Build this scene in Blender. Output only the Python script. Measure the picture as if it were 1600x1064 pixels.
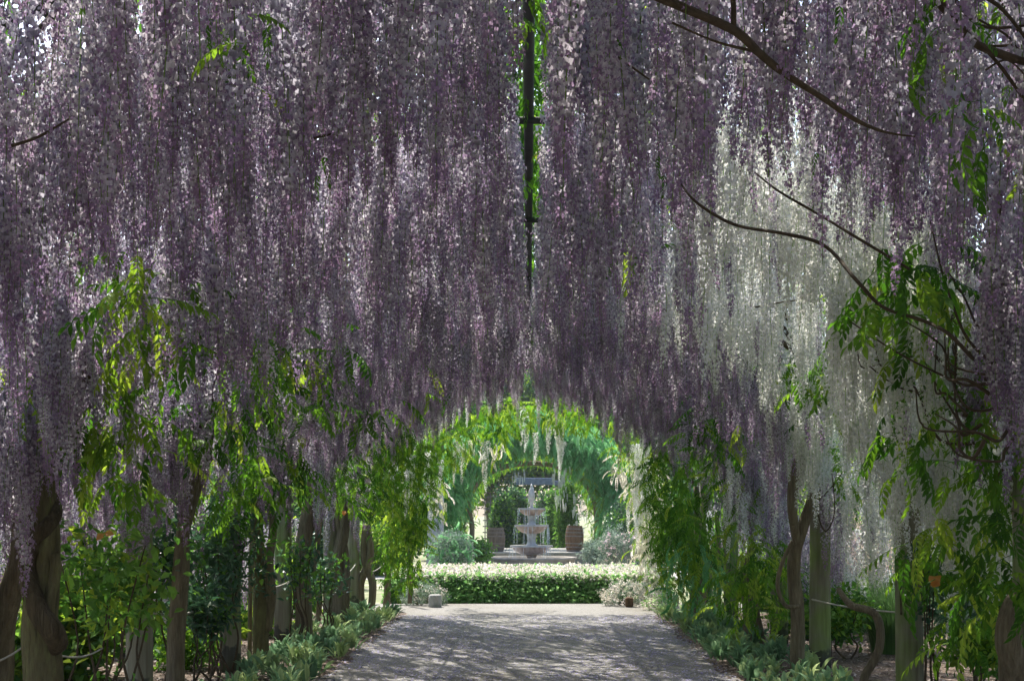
import bpy, math, random
import numpy as np
from mathutils import Vector, Matrix, Euler, noise as mnoise

for o in list(bpy.data.objects):
    bpy.data.objects.remove(o)
SC = bpy.context.scene
COL = SC.collection
R = math.radians
rnd = random.Random(7)
nr = np.random.RandomState(11)

# ---------------------------------------------------------------- camera, sky, sun, exposure
EYE = 1.6
F = 2222.0
cd = bpy.data.cameras.new('camera')
cam = bpy.data.objects.new('camera', cd)
COL.objects.link(cam)
cam.location = (0, 0, EYE)
cam.rotation_euler = (R(90), 0, 0)
cd.sensor_width = 36
cd.lens = 36 * F / 1600
cd.shift_x = -26 / 1600
cd.shift_y = 268 / 1600
cd.clip_start = 0.05
cd.clip_end = 1000
SC.camera = cam

SUN_EL, SUN_AZ = 54.0, -24.0        # azimuth measured from +Y (ahead of the camera), negative = left
w = bpy.data.worlds.new('World')
SC.world = w
w.use_nodes = True
wn = w.node_tree.nodes
wl = w.node_tree.links
bg = wn['Background']
sky = wn.new('ShaderNodeTexSky')
sky.sky_type = 'NISHITA'
sky.sun_disc = False
sky.sun_elevation = R(SUN_EL)
sky.sun_rotation = R(SUN_AZ)
sky.air_density = 1.0
sky.dust_density = 2.5
wl.new(sky.outputs[0], bg.inputs[0])
bg.inputs[1].default_value = 0.15

sd = bpy.data.lights.new('sun', 'SUN')
sun = bpy.data.objects.new('sun', sd)
COL.objects.link(sun)
sd.energy = 4.2
sd.angle = R(0.5)
sd.color = (1.0, 0.95, 0.86)
d = Vector((math.sin(R(SUN_AZ)) * math.cos(R(SUN_EL)), math.cos(R(SUN_AZ)) * math.cos(R(SUN_EL)), math.sin(R(SUN_EL))))
sun.rotation_euler = d.to_track_quat('Z', 'Y').to_euler()
sun.location = d * 50

SC.view_settings.view_transform = 'Standard'
SC.view_settings.look = 'None'
SC.view_settings.gamma = 1
SC.view_settings.use_curve_mapping = False
SC.view_settings.exposure = 1.12
SC.render.engine = 'CYCLES'
SC.cycles.max_bounces = 9
SC.cycles.diffuse_bounces = 6
SC.cycles.transmission_bounces = 6
SC.cycles.transparent_max_bounces = 6
SC.cycles.use_denoising = True

# ---------------------------------------------------------------- helpers
def P(px, py, D):
    """a point of the place that lies D metres ahead and shows at photo pixel px, py"""
    return Vector(((px - 826) / F * D, D, EYE + (800 - py) / F * D))

def G(px, D, z=0.0):
    return Vector(((px - 826) / F * D, D, z))

def tag(o, label=None, cat=None, group=None, kind=None):
    if label: o['label'] = label
    if cat: o['category'] = cat
    if group: o['group'] = group
    if kind: o['kind'] = kind
    return o

def empty(name, loc=(0, 0, 0), label=None, cat=None, group=None):
    o = bpy.data.objects.new(name, None)
    o.empty_display_size = 0.2
    COL.objects.link(o)
    o.location = loc
    return tag(o, label, cat, group)

def link(name, me, parent=None, mat=None):
    o = bpy.data.objects.new(name, me)
    COL.objects.link(o)
    if parent is not None:
        o.parent = parent
    if mat is not None and not me.materials:
        me.materials.append(mat)
    return o

def relp(o, parent):
    """keep o's vertices in world coordinates under a parent that sits elsewhere"""
    o.parent = parent
    m = Matrix.Translation(parent.location)
    if parent.parent: m = Matrix.Translation(parent.parent.location) @ m
    o.matrix_parent_inverse = m.inverted()
    return o

class MB:
    def __init__(s):
        s.v = []; s.f = []; s.c = []; s.n = 0
    def add(s, v, f, c=None):
        v = np.asarray(v, dtype=float)
        s.v.append(v)
        for q in f:
            s.f.append(tuple(i + s.n for i in q))
        if c is None: c = (1, 1, 1)
        c = np.asarray(c, dtype=float)
        if c.ndim == 1: c = np.tile(c, (len(v), 1))
        s.c.append(c)
        s.n += len(v)
    def mesh(s, name, mat=None, smooth=False, origin=None):
        me = bpy.data.meshes.new(name)
        v = np.concatenate(s.v)
        if origin is not None: v = v - np.asarray(origin)
        me.from_pydata(v.tolist(), [], s.f)
        a = me.color_attributes.new('Col', 'FLOAT_COLOR', 'POINT')
        c = np.concatenate(s.c)
        a.data.foreach_set('color', np.c_[c, np.ones(len(c))].ravel())
        if mat: me.materials.append(mat)
        if smooth: me.polygons.foreach_set('use_smooth', [True] * len(me.polygons))
        me.update()
        return me

def frames(path):
    p = [Vector(q) for q in path]
    out = []
    ref = Vector((0.31, 0.95, 0.05)).normalized()
    for i in range(len(p)):
        t = (p[min(i + 1, len(p) - 1)] - p[max(i - 1, 0)])
        if t.length < 1e-9: t = Vector((0, 0, 1))
        t.normalize()
        u = ref - t * ref.dot(t)
        if u.length < 1e-3: u = t.orthogonal()
        u.normalize()
        ref = u
        out.append((p[i], t, u, t.cross(u)))
    return out

def smooth_path(pts, n=6):
    pts = [Vector(p) for p in pts]
    out = []
    for i in range(len(pts) - 1):
        p0 = pts[max(i - 1, 0)]; p1 = pts[i]; p2 = pts[i + 1]; p3 = pts[min(i + 2, len(pts) - 1)]
        for k in range(n):
            t = k / n
            out.append(0.5 * ((2 * p1) + (p2 - p0) * t + (2 * p0 - 5 * p1 + 4 * p2 - p3) * t * t + (3 * p1 - p0 - 3 * p2 + p3) * t ** 3))
    out.append(pts[-1])
    return out

def tube(mb, path, rad, sides=8, lobes=0, amp=0.0, twist=0.0, rough=0.0, col=(1, 1, 1), cap=True):
    fr = frames(path)
    n = len(fr)
    if not hasattr(rad, '__len__'): rad = [rad] * n
    if len(rad) != n:
        rad = np.interp(np.linspace(0, 1, n), np.linspace(0, 1, len(rad)), rad)
    v = []
    for i, (p, t, u, b) in enumerate(fr):
        for k in range(sides):
            th = 2 * math.pi * k / sides
            r = rad[i]
            if lobes: r *= 1 + amp * math.cos(lobes * th + twist * i)
            if rough: r *= 1 + rough * mnoise.noise(Vector((p.x * 9 + math.cos(th) * 1.3, p.y * 9 + math.sin(th) * 1.3, p.z * 4)))
            v.append(p + (u * math.cos(th) + b * math.sin(th)) * r)
    f = [(i * sides + k, i * sides + (k + 1) % sides, (i + 1) * sides + (k + 1) % sides, (i + 1) * sides + k) for i in range(n - 1) for k in range(sides)]
    if cap:
        f.append(tuple(range(sides))[::-1])
        f.append(tuple((n - 1) * sides + k for k in range(sides)))
    mb.add([tuple(q) for q in v], f, col)

def box(mb, c, s, rz=0, col=(1, 1, 1), bev=0.0):
    cx, cy, cz = c; sx, sy, sz = s[0] / 2, s[1] / 2, s[2] / 2
    b = min(bev, sx * .9, sy * .9, sz * .9)
    if b <= 0:
        vs = [(x, y, z) for z in (-sz, sz) for x, y in ((-sx, -sy), (sx, -sy), (sx, sy), (-sx, sy))]
        f = [(3, 2, 1, 0), (4, 5, 6, 7), (0, 1, 5, 4), (1, 2, 6, 5), (2, 3, 7, 6), (3, 0, 4, 7)]
    else:
        vs = []
        for z, k in ((-sz, b), (-sz + b, 0), (sz - b, 0), (sz, b)):
            for x, y in ((-sx, -sy), (sx, -sy), (sx, sy), (-sx, sy)):
                vs.append((x - math.copysign(k, x), y - math.copysign(k, y), z))
        f = [(3, 2, 1, 0), (12, 13, 14, 15)]
        for l in range(3):
            for k in range(4):
                f.append((l * 4 + k, l * 4 + (k + 1) % 4, l * 4 + 4 + (k + 1) % 4, l * 4 + 4 + k))
    ca, sa = math.cos(rz), math.sin(rz)
    mb.add([(cx + x * ca - y * sa, cy + x * sa + y * ca, cz + z) for x, y, z in vs], f, col)

def lathe(mb, prof, c=(0, 0, 0), sides=28, col=(1, 1, 1), flute=0, famp=0.0):
    v = []
    for r, z in prof:
        for k in range(sides):
            th = 2 * math.pi * k / sides
            rr = r * (1 + (famp * math.cos(flute * th) if flute else 0))
            v.append((c[0] + rr * math.cos(th), c[1] + rr * math.sin(th), c[2] + z))
    n = len(prof)
    f = [(i * sides + k, i * sides + (k + 1) % sides, (i + 1) * sides + (k + 1) % sides, (i + 1) * sides + k) for i in range(n - 1) for k in range(sides)]
    f.append(tuple(range(sides))[::-1]); f.append(tuple((n - 1) * sides + k for k in range(sides)))
    mb.add(v, f, col)

# ---------------------------------------------------------------- materials
def mat(name):
    m = bpy.data.materials.new(name)
    m.use_nodes = True
    nt = m.node_tree
    for n in list(nt.nodes): nt.nodes.remove(n)
    return m, nt, nt.nodes.new, nt.links.new

def ramp(N, stops):
    r = N('ShaderNodeValToRGB')
    e = r.color_ramp.elements
    while len(e) < len(stops): e.new(0.5)
    for k, (p, c) in enumerate(stops):
        e[k].position = p; e[k].color = (*c, 1)
    return r

def leafy(name, cols, trans=0.45, scale=1.2, rough=0.55, gloss=0.25, tsat=None, rand=0.35):
    """thin leaf or petal: colour = vertex colour x noise over the place x a little per-copy change"""
    m, nt, N, L = mat(name)
    geo = N('ShaderNodeNewGeometry')
    nz = N('ShaderNodeTexNoise'); nz.inputs['Scale'].default_value = scale; nz.inputs['Detail'].default_value = 3
    L(geo.outputs['Position'], nz.inputs['Vector'])
    oi = N('ShaderNodeObjectInfo')
    mx = N('ShaderNodeMath'); mx.operation = 'MULTIPLY_ADD'; mx.inputs[1].default_value = rand; mx.inputs[2].default_value = -rand / 2
    L(oi.outputs['Random'], mx.inputs[0])
    ad = N('ShaderNodeMath'); ad.operation = 'ADD'; L(nz.outputs[0], ad.inputs[0]); L(mx.outputs[0], ad.inputs[1])
    n = len(cols)
    rp = ramp(N, [(0.32 + 0.36 * k / max(n - 1, 1), c) for k, c in enumerate(cols)])
    L(ad.outputs[0], rp.inputs[0])
    at = N('ShaderNodeAttribute'); at.attribute_name = 'Col'
    mu = N('ShaderNodeMixRGB'); mu.blend_type = 'MULTIPLY'; mu.inputs[0].default_value = 1
    L(rp.outputs[0], mu.inputs[1]); L(at.outputs['Color'], mu.inputs[2])
    p = N('ShaderNodeBsdfPrincipled'); p.inputs['Roughness'].default_value = rough
    p.inputs['Specular IOR Level'].default_value = gloss
    L(mu.outputs[0], p.inputs['Base Color'])
    t = N('ShaderNodeBsdfTranslucent')
    if tsat:
        m2 = N('ShaderNodeMixRGB'); m2.blend_type = 'MULTIPLY'; m2.inputs[0].default_value = 1
        L(mu.outputs[0], m2.inputs[1]); m2.inputs[2].default_value = (*tsat, 1); L(m2.outputs[0], t.inputs['Color'])
    else:
        L(mu.outputs[0], t.inputs['Color'])
    mix = N('ShaderNodeMixShader'); mix.inputs[0].default_value = trans
    L(p.outputs[0], mix.inputs[1]); L(t.outputs[0], mix.inputs[2])
    o = N('ShaderNodeOutputMaterial'); L(mix.outputs[0], o.inputs[0])
    return m

def surf(name, stops, scale=(6, 6, 6), detail=6, rough=0.85, bump=0.3, bscale=None, dist=0.02, spec=0.3, fine=None, vcol=False, metallic=0.0):
    m, nt, N, L = mat(name)
    geo = N('ShaderNodeNewGeometry')
    mp = N('ShaderNodeMapping'); mp.inputs['Scale'].default_value = scale
    L(geo.outputs['Position'], mp.inputs[0])
    nz = N('ShaderNodeTexNoise'); nz.inputs['Scale'].default_value = 1; nz.inputs['Detail'].default_value = detail; nz.inputs['Roughness'].default_value = 0.65
    L(mp.outputs[0], nz.inputs['Vector'])
    rp = ramp(N, stops); L(nz.outputs[0], rp.inputs[0])
    src = rp.outputs[0]
    if fine:
        vz = N('ShaderNodeTexVoronoi'); vz.inputs['Scale'].default_value = fine[0]
        L(geo.outputs['Position'], vz.inputs['Vector'])
        r2 = ramp(N, fine[1]); L(vz.outputs['Color'], r2.inputs[0])
        mm = N('ShaderNodeMixRGB'); mm.blend_type = 'MULTIPLY'; mm.inputs[0].default_value = 1
        L(src, mm.inputs[1]); L(r2.outputs[0], mm.inputs[2]); src = mm.outputs[0]
    if vcol:
        at = N('ShaderNodeAttribute'); at.attribute_name = 'Col'
        mm = N('ShaderNodeMixRGB'); mm.blend_type = 'MULTIPLY'; mm.inputs[0].default_value = 1
        L(src, mm.inputs[1]); L(at.outputs['Color'], mm.inputs[2]); src = mm.outputs[0]
    p = N('ShaderNodeBsdfPrincipled'); p.inputs['Roughness'].default_value = rough
    p.inputs['Specular IOR Level'].default_value = spec; p.inputs['Metallic'].default_value = metallic
    L(src, p.inputs['Base Color'])
    n2 = N('ShaderNodeTexNoise'); n2.inputs['Detail'].default_value = 5; n2.inputs['Scale'].default_value = 1
    m2 = N('ShaderNodeMapping'); m2.inputs['Scale'].default_value = bscale or tuple(3 * s for s in scale)
    L(geo.outputs['Position'], m2.inputs[0]); L(m2.outputs[0], n2.inputs['Vector'])
    b = N('ShaderNodeBump'); b.inputs['Strength'].default_value = bump; b.inputs['Distance'].default_value = dist
    L(n2.outputs[0], b.inputs['Height']); L(b.outputs[0], p.inputs['Normal'])
    o = N('ShaderNodeOutputMaterial'); L(p.outputs[0], o.inputs[0])
    return m

M = {}
M['purple'] = leafy('purple_petal', [(.54, .49, .55), (.63, .59, .64), (.54, .53, .62), (.70, .68, .69), (.56, .515, .58)], trans=.55, scale=.9, rand=.3, gloss=.1)
M['white'] = leafy('white_petal', [(.79, .79, .75), (.85, .85, .83), (.82, .83, .87)], trans=.45, scale=.8, rand=.3, gloss=.1)
M['leaf'] = leafy('wisteria_leaf', [(.045, .13, .016), (.08, .21, .024), (.15, .31, .04)], trans=.5, scale=.9, tsat=(1.5, 1.5, .9), rand=.4)
M['lime'] = leafy('young_leaf', [(.10, .22, .02), (.19, .34, .035), (.34, .46, .07)], trans=.5, scale=1.1, tsat=(1.35, 1.35, .8), rand=.5)
M['darkleaf'] = leafy('glossy_leaf', [(.035, .095, .05), (.06, .15, .075), (.10, .21, .10)], trans=.35, scale=1.3, gloss=.6, rough=.35)
M['tealleaf'] = leafy('fresh_teal_leaf', [(.12, .36, .13), (.20, .50, .20), (.30, .58, .28)], trans=.6, scale=.7, rand=.5)
M['greyleaf'] = leafy('grey_leaf', [(.17, .24, .17), (.28, .37, .28), (.38, .45, .36)], trans=.3, scale=2, rand=.4, gloss=.1, rough=.8)
M['earleaf'] = leafy('woolly_leaf', [(.17, .31, .16), (.26, .42, .22), (.40, .52, .22)], trans=.3, scale=3, rand=.6, gloss=.1, rough=.8)
M['hedgeleaf'] = leafy('hedge_leaf', [(.13, .30, .08), (.21, .42, .12), (.32, .52, .18)], trans=.55, scale=3, rand=.7)
M['paleleaf'] = leafy('pale_sunlit_leaf', [(.62, .58, .46), (.75, .70, .60), (.85, .79, .74)], trans=.45, scale=3, rand=.7)  # cream leaf colour, with sunlight painted in for hedge top and fronds
M['midleaf'] = leafy('garden_leaf', [(.06, .16, .035), (.10, .25, .045), (.19, .36, .07)], trans=.45, scale=.6, tsat=(1.3, 1.3, .9), rand=.5)
M['grass'] = leafy('grass_blade', [(.10, .20, .06), (.17, .29, .09), (.28, .38, .15)], trans=.4, scale=2, rand=.5)
M['plume'] = leafy('grass_plume', [(.50, .40, .34), (.62, .50, .44)], trans=.5, scale=2, rand=.5)
M['rose'] = leafy('pink_petal', [(.75, .55, .58), (.85, .72, .72)], trans=.4, scale=3)
M['dryleaf'] = leafy('dry_leaf', [(.30, .16, .06), (.45, .22, .07)], trans=.4, scale=3)
M['orange'] = leafy('orange_leaf', [(.62, .26, .06), (.70, .34, .08)], trans=.5, scale=3)
M['bark'] = surf('vine_bark', [(.25, (.10, .08, .052)), (.5, (.20, .165, .108)), (.75, (.30, .26, .18))], scale=(34, 34, 4.5), bump=1.0, bscale=(80, 80, 9), dist=.035, rough=.9)
M['bark2'] = surf('mossy_bark', [(.3, (.075, .065, .035)), (.5, (.14, .125, .065)), (.7, (.20, .205, .09))], scale=(16, 16, 4), bump=1.0, bscale=(60, 60, 8), dist=.03, rough=.9)
M['coil'] = surf('dark_vine_bark', [(.25, (.04, .03, .02)), (.5, (.09, .07, .042)), (.75, (.15, .125, .08))], scale=(34, 34, 4.5), bump=1.0, bscale=(80, 80, 9), dist=.035, rough=.9)
M['twig'] = surf('twig_bark', [(.3, (.05, .036, .022)), (.7, (.11, .08, .05))], scale=(30, 30, 30), bump=.3)
M['paint'] = surf('painted_pipe', [(.3, (.018, .02, .018)), (.7, (.04, .042, .038))], scale=(8, 8, 8), bump=.1, rough=.6)
M['gravestone'] = surf('pale_stone', [(.3, (.34, .34, .33)), (.7, (.48, .47, .45))], scale=(14, 14, 14), bump=.4, dist=.01)
M['rope'] = surf('rope', [(.3, (.35, .34, .29)), (.7, (.52, .50, .44))], scale=(60, 60, 60), bump=.4, dist=.005)
M['fountain'] = surf('fountain_stone', [(.3, (.20, .13, .10)), (.5, (.36, .25, .19)), (.7, (.42, .36, .32))], scale=(9, 9, 5), bump=.4, dist=.01, rough=.5, spec=.5)
M['fountainrim'] = surf('wet_stone', [(.3, (.30, .28, .27)), (.7, (.50, .48, .46))], scale=(9, 9, 9), bump=.3, dist=.01, rough=.25, spec=.6)
M['barrel'] = surf('barrel_oak', [(.3, (.07, .042, .025)), (.55, (.15, .088, .05)), (.75, (.20, .13, .075))], scale=(16, 16, 2.5), bump=.4, bscale=(50, 50, 5), dist=.008)
M['barrelgrey'] = surf('weathered_oak', [(.3, (.08, .06, .045)), (.55, (.14, .11, .085)), (.75, (.20, .165, .125))], scale=(16, 16, 2.5), bump=.4, bscale=(50, 50, 5), dist=.008)
M['hoop'] = surf('barrel_hoop', [(.3, (.10, .09, .08)), (.7, (.20, .17, .15))], scale=(20, 20, 20), bump=.2, rough=.55)
M['beam'] = surf('slate_beam', [(.3, (.09, .11, .16)), (.7, (.16, .20, .28))], scale=(8, 8, 8), bump=.3)
M['lattice'] = surf('lattice_wood', [(.3, (.07, .07, .07)), (.7, (.14, .13, .12))], scale=(8, 8, 8), bump=.3)
M['paving'] = surf('paving', [(.3, (.27, .26, .24)), (.7, (.38, .37, .34))], scale=(3, 3, 3), bump=.3, dist=.006)
M['riser'] = surf('stone_riser', [(.3, (.22, .20, .17)), (.7, (.36, .33, .29))], scale=(5, 5, 5), bump=.5, dist=.01)
M['wire'] = surf('galvanised_wire', [(.3, (.25, .26, .27)), (.7, (.40, .41, .42))], scale=(20, 20, 20), bump=.1, rough=.5)
M['soil'] = surf('leaf_litter', [(.3, (.07, .052, .036)), (.55, (.16, .12, .09)), (.75, (.26, .21, .17))], scale=(7, 7, 7), bump=.9, bscale=(45, 45, 45), dist=.03,
                 fine=(38, [(.0, (.5, .45, .42)), (.5, (.9, .86, .82)), (1, (1.4, 1.3, 1.25))]))
M['lawn'] = surf('garden_ground', [(.35, (.10, .14, .05)), (.5, (.20, .22, .11)), (.65, (.40, .38, .28))], scale=(1.1, 1.1, 1.1), bump=.6, bscale=(30, 30, 30), dist=.03)

def post_mat():
    m, nt, N, L = mat('weathered_post')
    tc = N('ShaderNodeNewGeometry')
    mp = N('ShaderNodeMapping'); mp.inputs['Scale'].default_value = (26, 26, 2.2); L(tc.outputs['Position'], mp.inputs[0])
    nz = N('ShaderNodeTexNoise'); nz.inputs['Scale'].default_value = 1; nz.inputs['Detail'].default_value = 7; L(mp.outputs[0], nz.inputs['Vector'])
    rp = ramp(N, [(.25, (.14, .13, .095)), (.5, (.22, .21, .155)), (.78, (.31, .30, .24))]); L(nz.outputs[0], rp.inputs[0])
    n2 = N('ShaderNodeTexNoise'); n2.inputs['Scale'].default_value = 2.1; n2.inputs['Detail'].default_value = 5; L(tc.outputs['Position'], n2.inputs['Vector'])
    r2 = ramp(N, [(.42, (0, 0, 0)), (.6, (1, 1, 1))]); L(n2.outputs[0], r2.inputs[0])
    mx = N('ShaderNodeMixRGB'); mx.blend_type = 'MIX'; L(r2.outputs[0], mx.inputs[0]); L(rp.outputs[0], mx.inputs[1])
    mo = N('ShaderNodeMixRGB'); mo.blend_type = 'MULTIPLY'; mo.inputs[0].default_value = 1; L(rp.outputs[0], mo.inputs[1]); mo.inputs[2].default_value = (.82, 1.15, .5, 1)
    L(mo.outputs[0], mx.inputs[2])
    # darker foot of the post, with a ragged edge
    sx = N('ShaderNodeSeparateXYZ'); L(tc.outputs['Position'], sx.inputs[0])
    n3 = N('ShaderNodeTexNoise'); n3.inputs['Scale'].default_value = 9; L(tc.outputs['Position'], n3.inputs['Vector'])
    ma = N('ShaderNodeMath'); ma.operation = 'MULTIPLY_ADD'; L(n3.outputs[0], ma.inputs[0]); ma.inputs[1].default_value = -.35; L(sx.outputs[2], ma.inputs[2])
    r3 = ramp(N, [(.03, (.35, .38, .45)), (.06, (1, 1, 1))]); L(ma.outputs[0], r3.inputs[0])
    md = N('ShaderNodeMixRGB'); md.blend_type = 'MULTIPLY'; md.inputs[0].default_value = 1; L(mx.outputs[0], md.inputs[1]); L(r3.outputs[0], md.inputs[2])
    p = N('ShaderNodeBsdfPrincipled'); p.inputs['Roughness'].default_value = .85; p.inputs['Specular IOR Level'].default_value = .25
    L(md.outputs[0], p.inputs['Base Color'])
    b = N('ShaderNodeBump'); b.inputs['Strength'].default_value = .6; b.inputs['Distance'].default_value = .012
    L(nz.outputs[0], b.inputs['Height']); L(b.outputs[0], p.inputs['Normal'])
    o = N('ShaderNodeOutputMaterial'); L(p.outputs[0], o.inputs[0])
    return m
M['post'] = post_mat()

def gravel_mat():
    m, nt, N, L = mat('gravel')
    g = N('ShaderNodeNewGeometry')
    v = N('ShaderNodeTexVoronoi'); v.inputs['Scale'].default_value = 75; L(g.outputs['Position'], v.inputs['Vector'])
    rv = ramp(N, [(.0, (.10, .092, .08)), (.45, (.165, .158, .14)), (.8, (.23, .225, .205)), (1, (.38, .38, .37))]); L(v.outputs['Color'], rv.inputs[0])
    n1 = N('ShaderNodeTexNoise'); n1.inputs['Scale'].default_value = .8; n1.inputs['Detail'].default_value = 6
    mp = N('ShaderNodeMapping'); mp.inputs['Scale'].default_value = (1, .8, 1); L(g.outputs['Position'], mp.inputs[0]); L(mp.outputs[0], n1.inputs['Vector'])
    r1 = ramp(N, [(.3, (.72, .66, .56)), (.5, (.95, .93, .92)), (.7, (1.1, 1.08, 1.1))]); L(n1.outputs[0], r1.inputs[0])
    mu = N('ShaderNodeMixRGB'); mu.blend_type = 'MULTIPLY'; mu.inputs[0].default_value = 1; L(rv.outputs[0], mu.inputs[1]); L(r1.outputs[0], mu.inputs[2])
    p = N('ShaderNodeBsdfPrincipled'); p.inputs['Roughness'].default_value = .8; L(mu.outputs[0], p.inputs['Base Color'])
    b = N('ShaderNodeBump'); b.inputs['Strength'].default_value = .7; b.inputs['Distance'].default_value = .008
    L(v.outputs['Distance'], b.inputs['Height']); L(b.outputs[0], p.inputs['Normal'])
    o = N('ShaderNodeOutputMaterial'); L(p.outputs[0], o.inputs[0])
    return m
M['gravel'] = gravel_mat()

def water_mat():
    m, nt, N, L = mat('falling_water')
    p = N('ShaderNodeBsdfPrincipled'); p.inputs['Base Color'].default_value = (.9, .95, 1, 1)
    p.inputs['Roughness'].default_value = .15; p.inputs['Transmission Weight'].default_value = .6; p.inputs['IOR'].default_value = 1.33
    o = N('ShaderNodeOutputMaterial'); L(p.outputs[0], o.inputs[0])
    return m
M['water'] = water_mat()

# ---------------------------------------------------------------- template meshes for flowers and leaves
def raceme_mesh(seed, L=0.62, white=False, dens=270):
    r = random.Random(seed)
    mb = MB()
    n = int(L * dens)
    bend = [r.uniform(-.03, .03), r.uniform(-.03, .03)]
    R0 = r.uniform(.044, .058)
    for i in range(n):
        t = (i + r.random()) / n
        th = i * 2.39996 + r.uniform(-.5, .5)
        rad = R0 * (1 - t) ** .55 + .006
        rad *= r.uniform(.55, 1.15)
        s = (.0102 * (1 - t) ** .45 + .003) * r.uniform(.75, 1.3)
        ax = Vector((bend[0] * math.sin(t * 3) , bend[1] * math.sin(t * 2.4), -t * L))
        o = Vector((math.cos(th), math.sin(th), r.uniform(-.6, .25))).normalized()
        c = ax + Vector((math.cos(th) * rad, math.sin(th) * rad, r.uniform(-.01, .01)))
        up = Vector((r.uniform(-.5, .5), r.uniform(-.5, .5), 1)); up = (up - o * up.dot(o)).normalized()
        sd = o.cross(up)
        b = c - o * s * .5
        v = [c + up * s * 1.0, c - up * s * .25, b + up * s * .95 + sd * s * .95, b - up * s * .35 + sd * s * .8, b + up * s * .95 - sd * s * .95, b - up * s * .35 - sd * s * .8,
             c - up * s * .15 + o * s * .25 + sd * s * .42, c - up * s * .15 + o * s * .25 - sd * s * .42, c - up * s * 1.05 + o * s * .75 + sd * s * .2, c - up * s * 1.05 + o * s * .75 - sd * s * .2]
        k = r.uniform(.80, 1.12)
        if white:
            ca = np.array((1, 1, 1)) * k
            cb = np.array((.88, .90, .78)) * k
        else:
            ca = np.array((1.0, .98, 1.0)) * k * (1 if r.random() > .12 else .6)
            cb = np.array((.56, .42, .58)) * k
            if t > .82: ca = np.array((.66, .50, .68)) * k
        cc = [ca, ca * .8 if not white else ca * .95, ca, ca, ca, ca, cb, cb, cb, cb]
        mb.add([tuple(q) for q in v], [(0, 1, 3, 2), (1, 0, 4, 5), (6, 7, 9, 8)], np.clip(np.array(cc), 0, 1.2))
    pts = [(bend[0] * math.sin(t * 3), bend[1] * math.sin(t * 2.4), -t * L * 1.04) for t in np.linspace(0, 1, 5)]
    tube(mb, pts, [.0028, .0012], sides=3, col=(.35, .6, .12) if not white else (.4, .6, .2), cap=False)
    return mb.mesh('raceme_%d' % seed, M['white'] if white else M['purple'])

def leaflet(mb, base, dirv, up, ln, wd, col=(1, 1, 1), fold=.25, droop=.15):
    dirv = dirv.normalized()
    sd = dirv.cross(up)
    if sd.length < 1e-4: sd = dirv.orthogonal()
    sd.normalize()
    nn = sd.cross(dirv).normalized()
    m = base + dirv * ln * .42 - nn * ln * .02
    tip = base + dirv * ln - nn * ln * droop
    l = m + sd * wd * .5 + nn * wd * fold
    r_ = m - sd * wd * .5 + nn * wd * fold
    m2 = base + dirv * ln * .75 - nn * ln * droop * .5
    l2 = m2 + sd * wd * .33 + nn * wd * fold * .7
    r2 = m2 - sd * wd * .33 + nn * wd * fold * .7
    mb.add([tuple(q) for q in (base, m, tip, l, r_, m2, l2, r2)], [(0, 1, 3), (0, 4, 1), (1, 5, 6, 3), (1, 4, 7, 5), (5, 2, 6), (5, 7, 2)], col)

def frond_mesh(seed, ln=.26, n=6, droop=1.0, m='leaf'):
    """a pinnate leaf that leaves along +X and droops"""
    r = random.Random(seed)
    mb = MB()
    pts = []
    for k in range(9):
        t = k / 8
        a = droop * 1.5 * t
        pts.append(Vector((ln * (math.sin(a) / (droop * 1.5)), 0, ln * ((math.cos(a) - 1) / (droop * 1.5)))) if droop > .05 else Vector((ln * t, 0, 0)))
    tube(mb, pts, [.0022, .001], sides=3, col=(.8, 1, .5), cap=False)
    for k in range(n):
        t = .22 + .7 * k / (n - 1)
        q = t * 8; i = min(int(q), 7); f = q - i
        p = pts[i].lerp(pts[i + 1], f)
        tg = (pts[i + 1] - pts[i]).normalized()
        sz = (.062 * (1 - .35 * abs(t - .6) * 1.6)) * r.uniform(.85, 1.15) * ln / .26
        for s in (-1, 1):
            dv = tg * .75 + Vector((0, s, 0)) * .75 + Vector((0, 0, -.35 - r.random() * .4))
            leaflet(mb, p, dv, Vector((0, 0, 1)) + tg * .2, sz, sz * .40, np.array((1, 1, 1)) * r.uniform(.8, 1.15), droop=r.uniform(.1, .3))
    leaflet(mb, pts[-1], pts[-1] - pts[-2] + Vector((0, 0, -.005)), Vector((0, 0, 1)), .06 * ln / .26, .024 * ln / .26)
    return mb.mesh('frond_%d' % seed, M[m])

def sprig_mesh(seed, m, n=9, ls=.07, wd=.5, spread=.13):
    """a short twig with simple leaves round it"""
    r = random.Random(seed)
    mb = MB()
    for k in range(n):
        t = k / n
        th = k * 2.4 + r.uniform(-.4, .4)
        p = Vector((r.uniform(-1, 1), r.uniform(-1, 1), r.uniform(-1, 1))) * spread * .5
        dv = Vector((math.cos(th), math.sin(th), r.uniform(-.7, .8)))
        l = ls * r.uniform(.7, 1.25)
        leaflet(mb, p + dv * spread * .2, dv, Vector((r.uniform(-.5, .5), r.uniform(-.5, .5), 1)), l, l * wd, np.array((1, 1, 1)) * r.uniform(.75, 1.2), droop=r.uniform(0, .3))
    return mb.mesh('sprig_%d' % seed, M[m])

TC = {}
def tcoll(name, meshes):
    c = bpy.data.collections.new('templates_' + name)
    for i, me in enumerate(meshes):
        o = bpy.data.objects.new('t_%s_%02d' % (name, i), me)
        c.objects.link(o)
    TC[name] = (c, meshes)

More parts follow.
